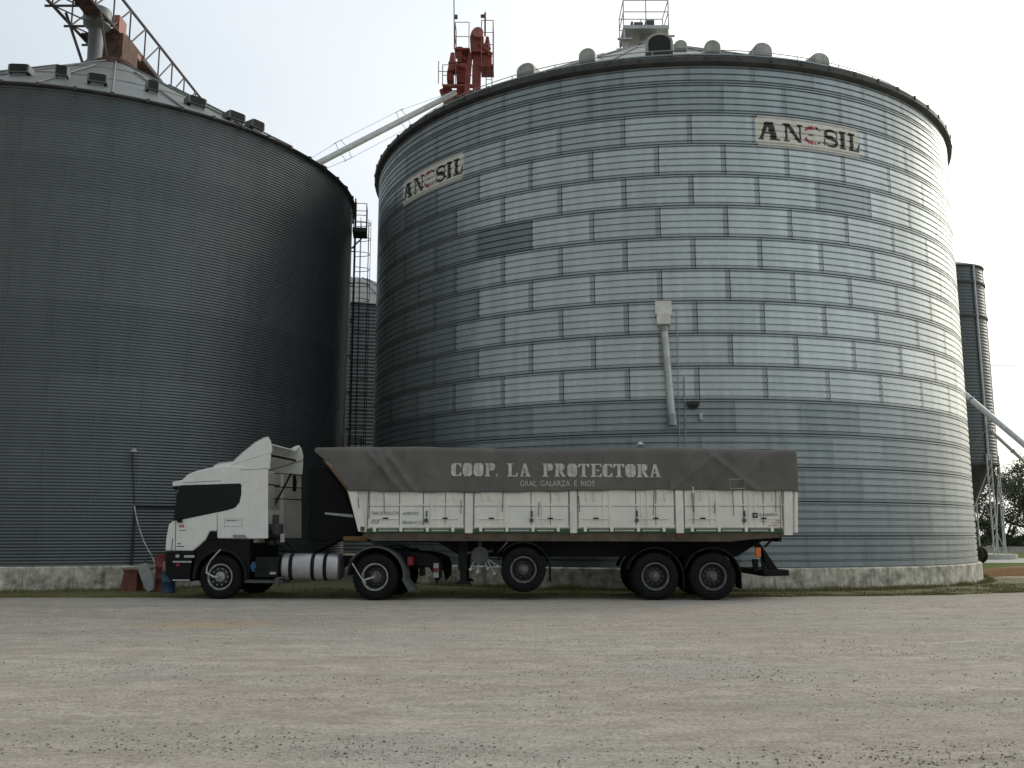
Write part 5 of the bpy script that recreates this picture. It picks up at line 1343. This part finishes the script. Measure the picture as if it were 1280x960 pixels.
# ------------------------------------------------------------------ trees
def tree(x, y, h, label, seed, dens=2600, wd=1.):
    rd = random.Random(seed); t_ = thing('tree', label, 'tree', (x, y, 0), 0, 'trees beyond the lawn')
    o = MB(); lean = Vector((rd.uniform(-.05, .05), rd.uniform(-.05, .05), 1)); ends = []
    p = Vector((0, 0, 0)); rad = .045*h*.6
    for k in range(6):
        q = p + lean*h*.12 + Vector((rd.uniform(-.15, .15), rd.uniform(-.15, .15), 0)); o.tube(p, q, rad, 8, rad*.84); rad *= .84; p = q
        if k >= 1:
            for j in range(3):
                a = rd.uniform(0, 6.28); ln = h*rd.uniform(.14, .30)*wd; e1_ = p + Vector((math.cos(a)*ln, math.sin(a)*ln, ln*rd.uniform(.3, 1.0)))
                o.tube(p, e1_, rad*.55, 5, rad*.2); ends.append((e1_, h*rd.uniform(.07, .14)))
                for _ in range(2):
                    a2_ = a+rd.uniform(-1, 1); e2_2 = e1_.lerp(p, .4) + Vector((math.cos(a2_), math.sin(a2_), .6))*ln*.6; o.tube(e1_.lerp(p, .5), e2_2, rad*.25, 4, rad*.1); ends.append((e2_2, h*rd.uniform(.06, .11)))
    ends.append((p + up*h*.1, h*.12)); o.tube(p, p+up*h*.12, rad, 5, .01)
    o.build('trunk', M['bark'], t_)
    n_ = dens; vs = []; fs = []
    for i in range(n_):
        c, r_ = rd.choice(ends); d = Vector((rd.gauss(0, .5), rd.gauss(0, .5), rd.gauss(0, .42)))*r_*1.1; q = c+d
        a = Vector((rd.gauss(0, 1), rd.gauss(0, 1), rd.gauss(0, 1))).normalized(); b = a.cross(Vector((rd.gauss(0, 1), rd.gauss(0, 1), rd.gauss(0, 1)))).normalized(); s = rd.uniform(.07, .15)
        k = len(vs); vs += [q-a*s, q-b*s*.5, q+a*s, q+b*s*.5]; fs.append((k, k+1, k+2, k+3))
    m2 = MB(); m2.v = [tuple(v) for v in vs]; m2.f = fs; m2.build('crown', M['leaf'], t_)
spots = [(45.2, 88, 8.4, 'tree beyond the lawn, nearest the legs of the slim hopper silo', 1.), (48.6, 90, 8.8, 'airy tree at the right edge of the photo beyond the lawn', .9), (46.8, 96, 9.2, 'taller dark tree behind the lawn trees, between the first two', 1.2),
         (53, 91, 9.5, 'bushy tree just past the right edge of the photo', 1.2), (58, 94, 10, 'broad tree further right of the lawn', 1.2), (42.2, 95, 8.6, 'tree partly hidden behind the slim hopper silo', 1.2), (65, 98, 10, 'farthest right tree in the row beyond the lawn', 1.2)]
for i, (x, y, h, lb, wd) in enumerate(spots): tree(x, y, h, lb, 30+i, 5200 if i < 3 else 4200, wd)
def shrub(x, y, h, w_, label, seed):
    rd = random.Random(seed); t_ = thing('shrub', label, 'shrub', (x, y, 0), 0, 'hedge shrubs beyond the lawn')
    o = MB()
    for k in range(7): a = rd.uniform(0, 6.28); o.tube((0, 0, 0), (math.cos(a)*w_*.4, math.sin(a)*w_*.4, h*rd.uniform(.5, .8)), .05, 5, .02)
    o.build('stems', M['bark'], t_); vs, fs = [], []
    cl = [(Vector((rd.uniform(-w_, w_)*.5, rd.uniform(-.6, .6), rd.uniform(.15, .85)*h)), rd.uniform(.35, .7)) for _ in range(16)]
    for i in range(3000):
        c, r_ = rd.choice(cl); q = c+Vector((rd.gauss(0, .5), rd.gauss(0, .5), rd.gauss(0, .45)))*r_
        if q.z < .05: continue
        a = Vector((rd.gauss(0, 1), rd.gauss(0, 1), rd.gauss(0, 1))).normalized(); b = a.cross(Vector((rd.gauss(0, 1), 1, rd.gauss(0, 1)))).normalized(); s = rd.uniform(.07, .14); k = len(vs)
        vs += [q-a*s, q-b*s*.5, q+a*s, q+b*s*.5]; fs.append((k, k+1, k+2, k+3))
    m2 = MB(); m2.v = [tuple(v) for v in vs]; m2.f = fs; m2.build('foliage', M['leaf'], t_)
for i, (x, lb) in enumerate(((41.6, 'dark shrub behind the slim hopper silo legs'), (44.4, 'dark shrub right of the slim hopper silo legs'), (47.2, 'dark shrub second from the right edge beyond the wall'), (50.0, 'dark shrub at the right edge beyond the low wall'), (53.2, 'shrub just outside the right edge beyond the wall'))):
    shrub(x, 86.3+(i % 2)*.7, 3.4, 3.2, lb, 70+i)
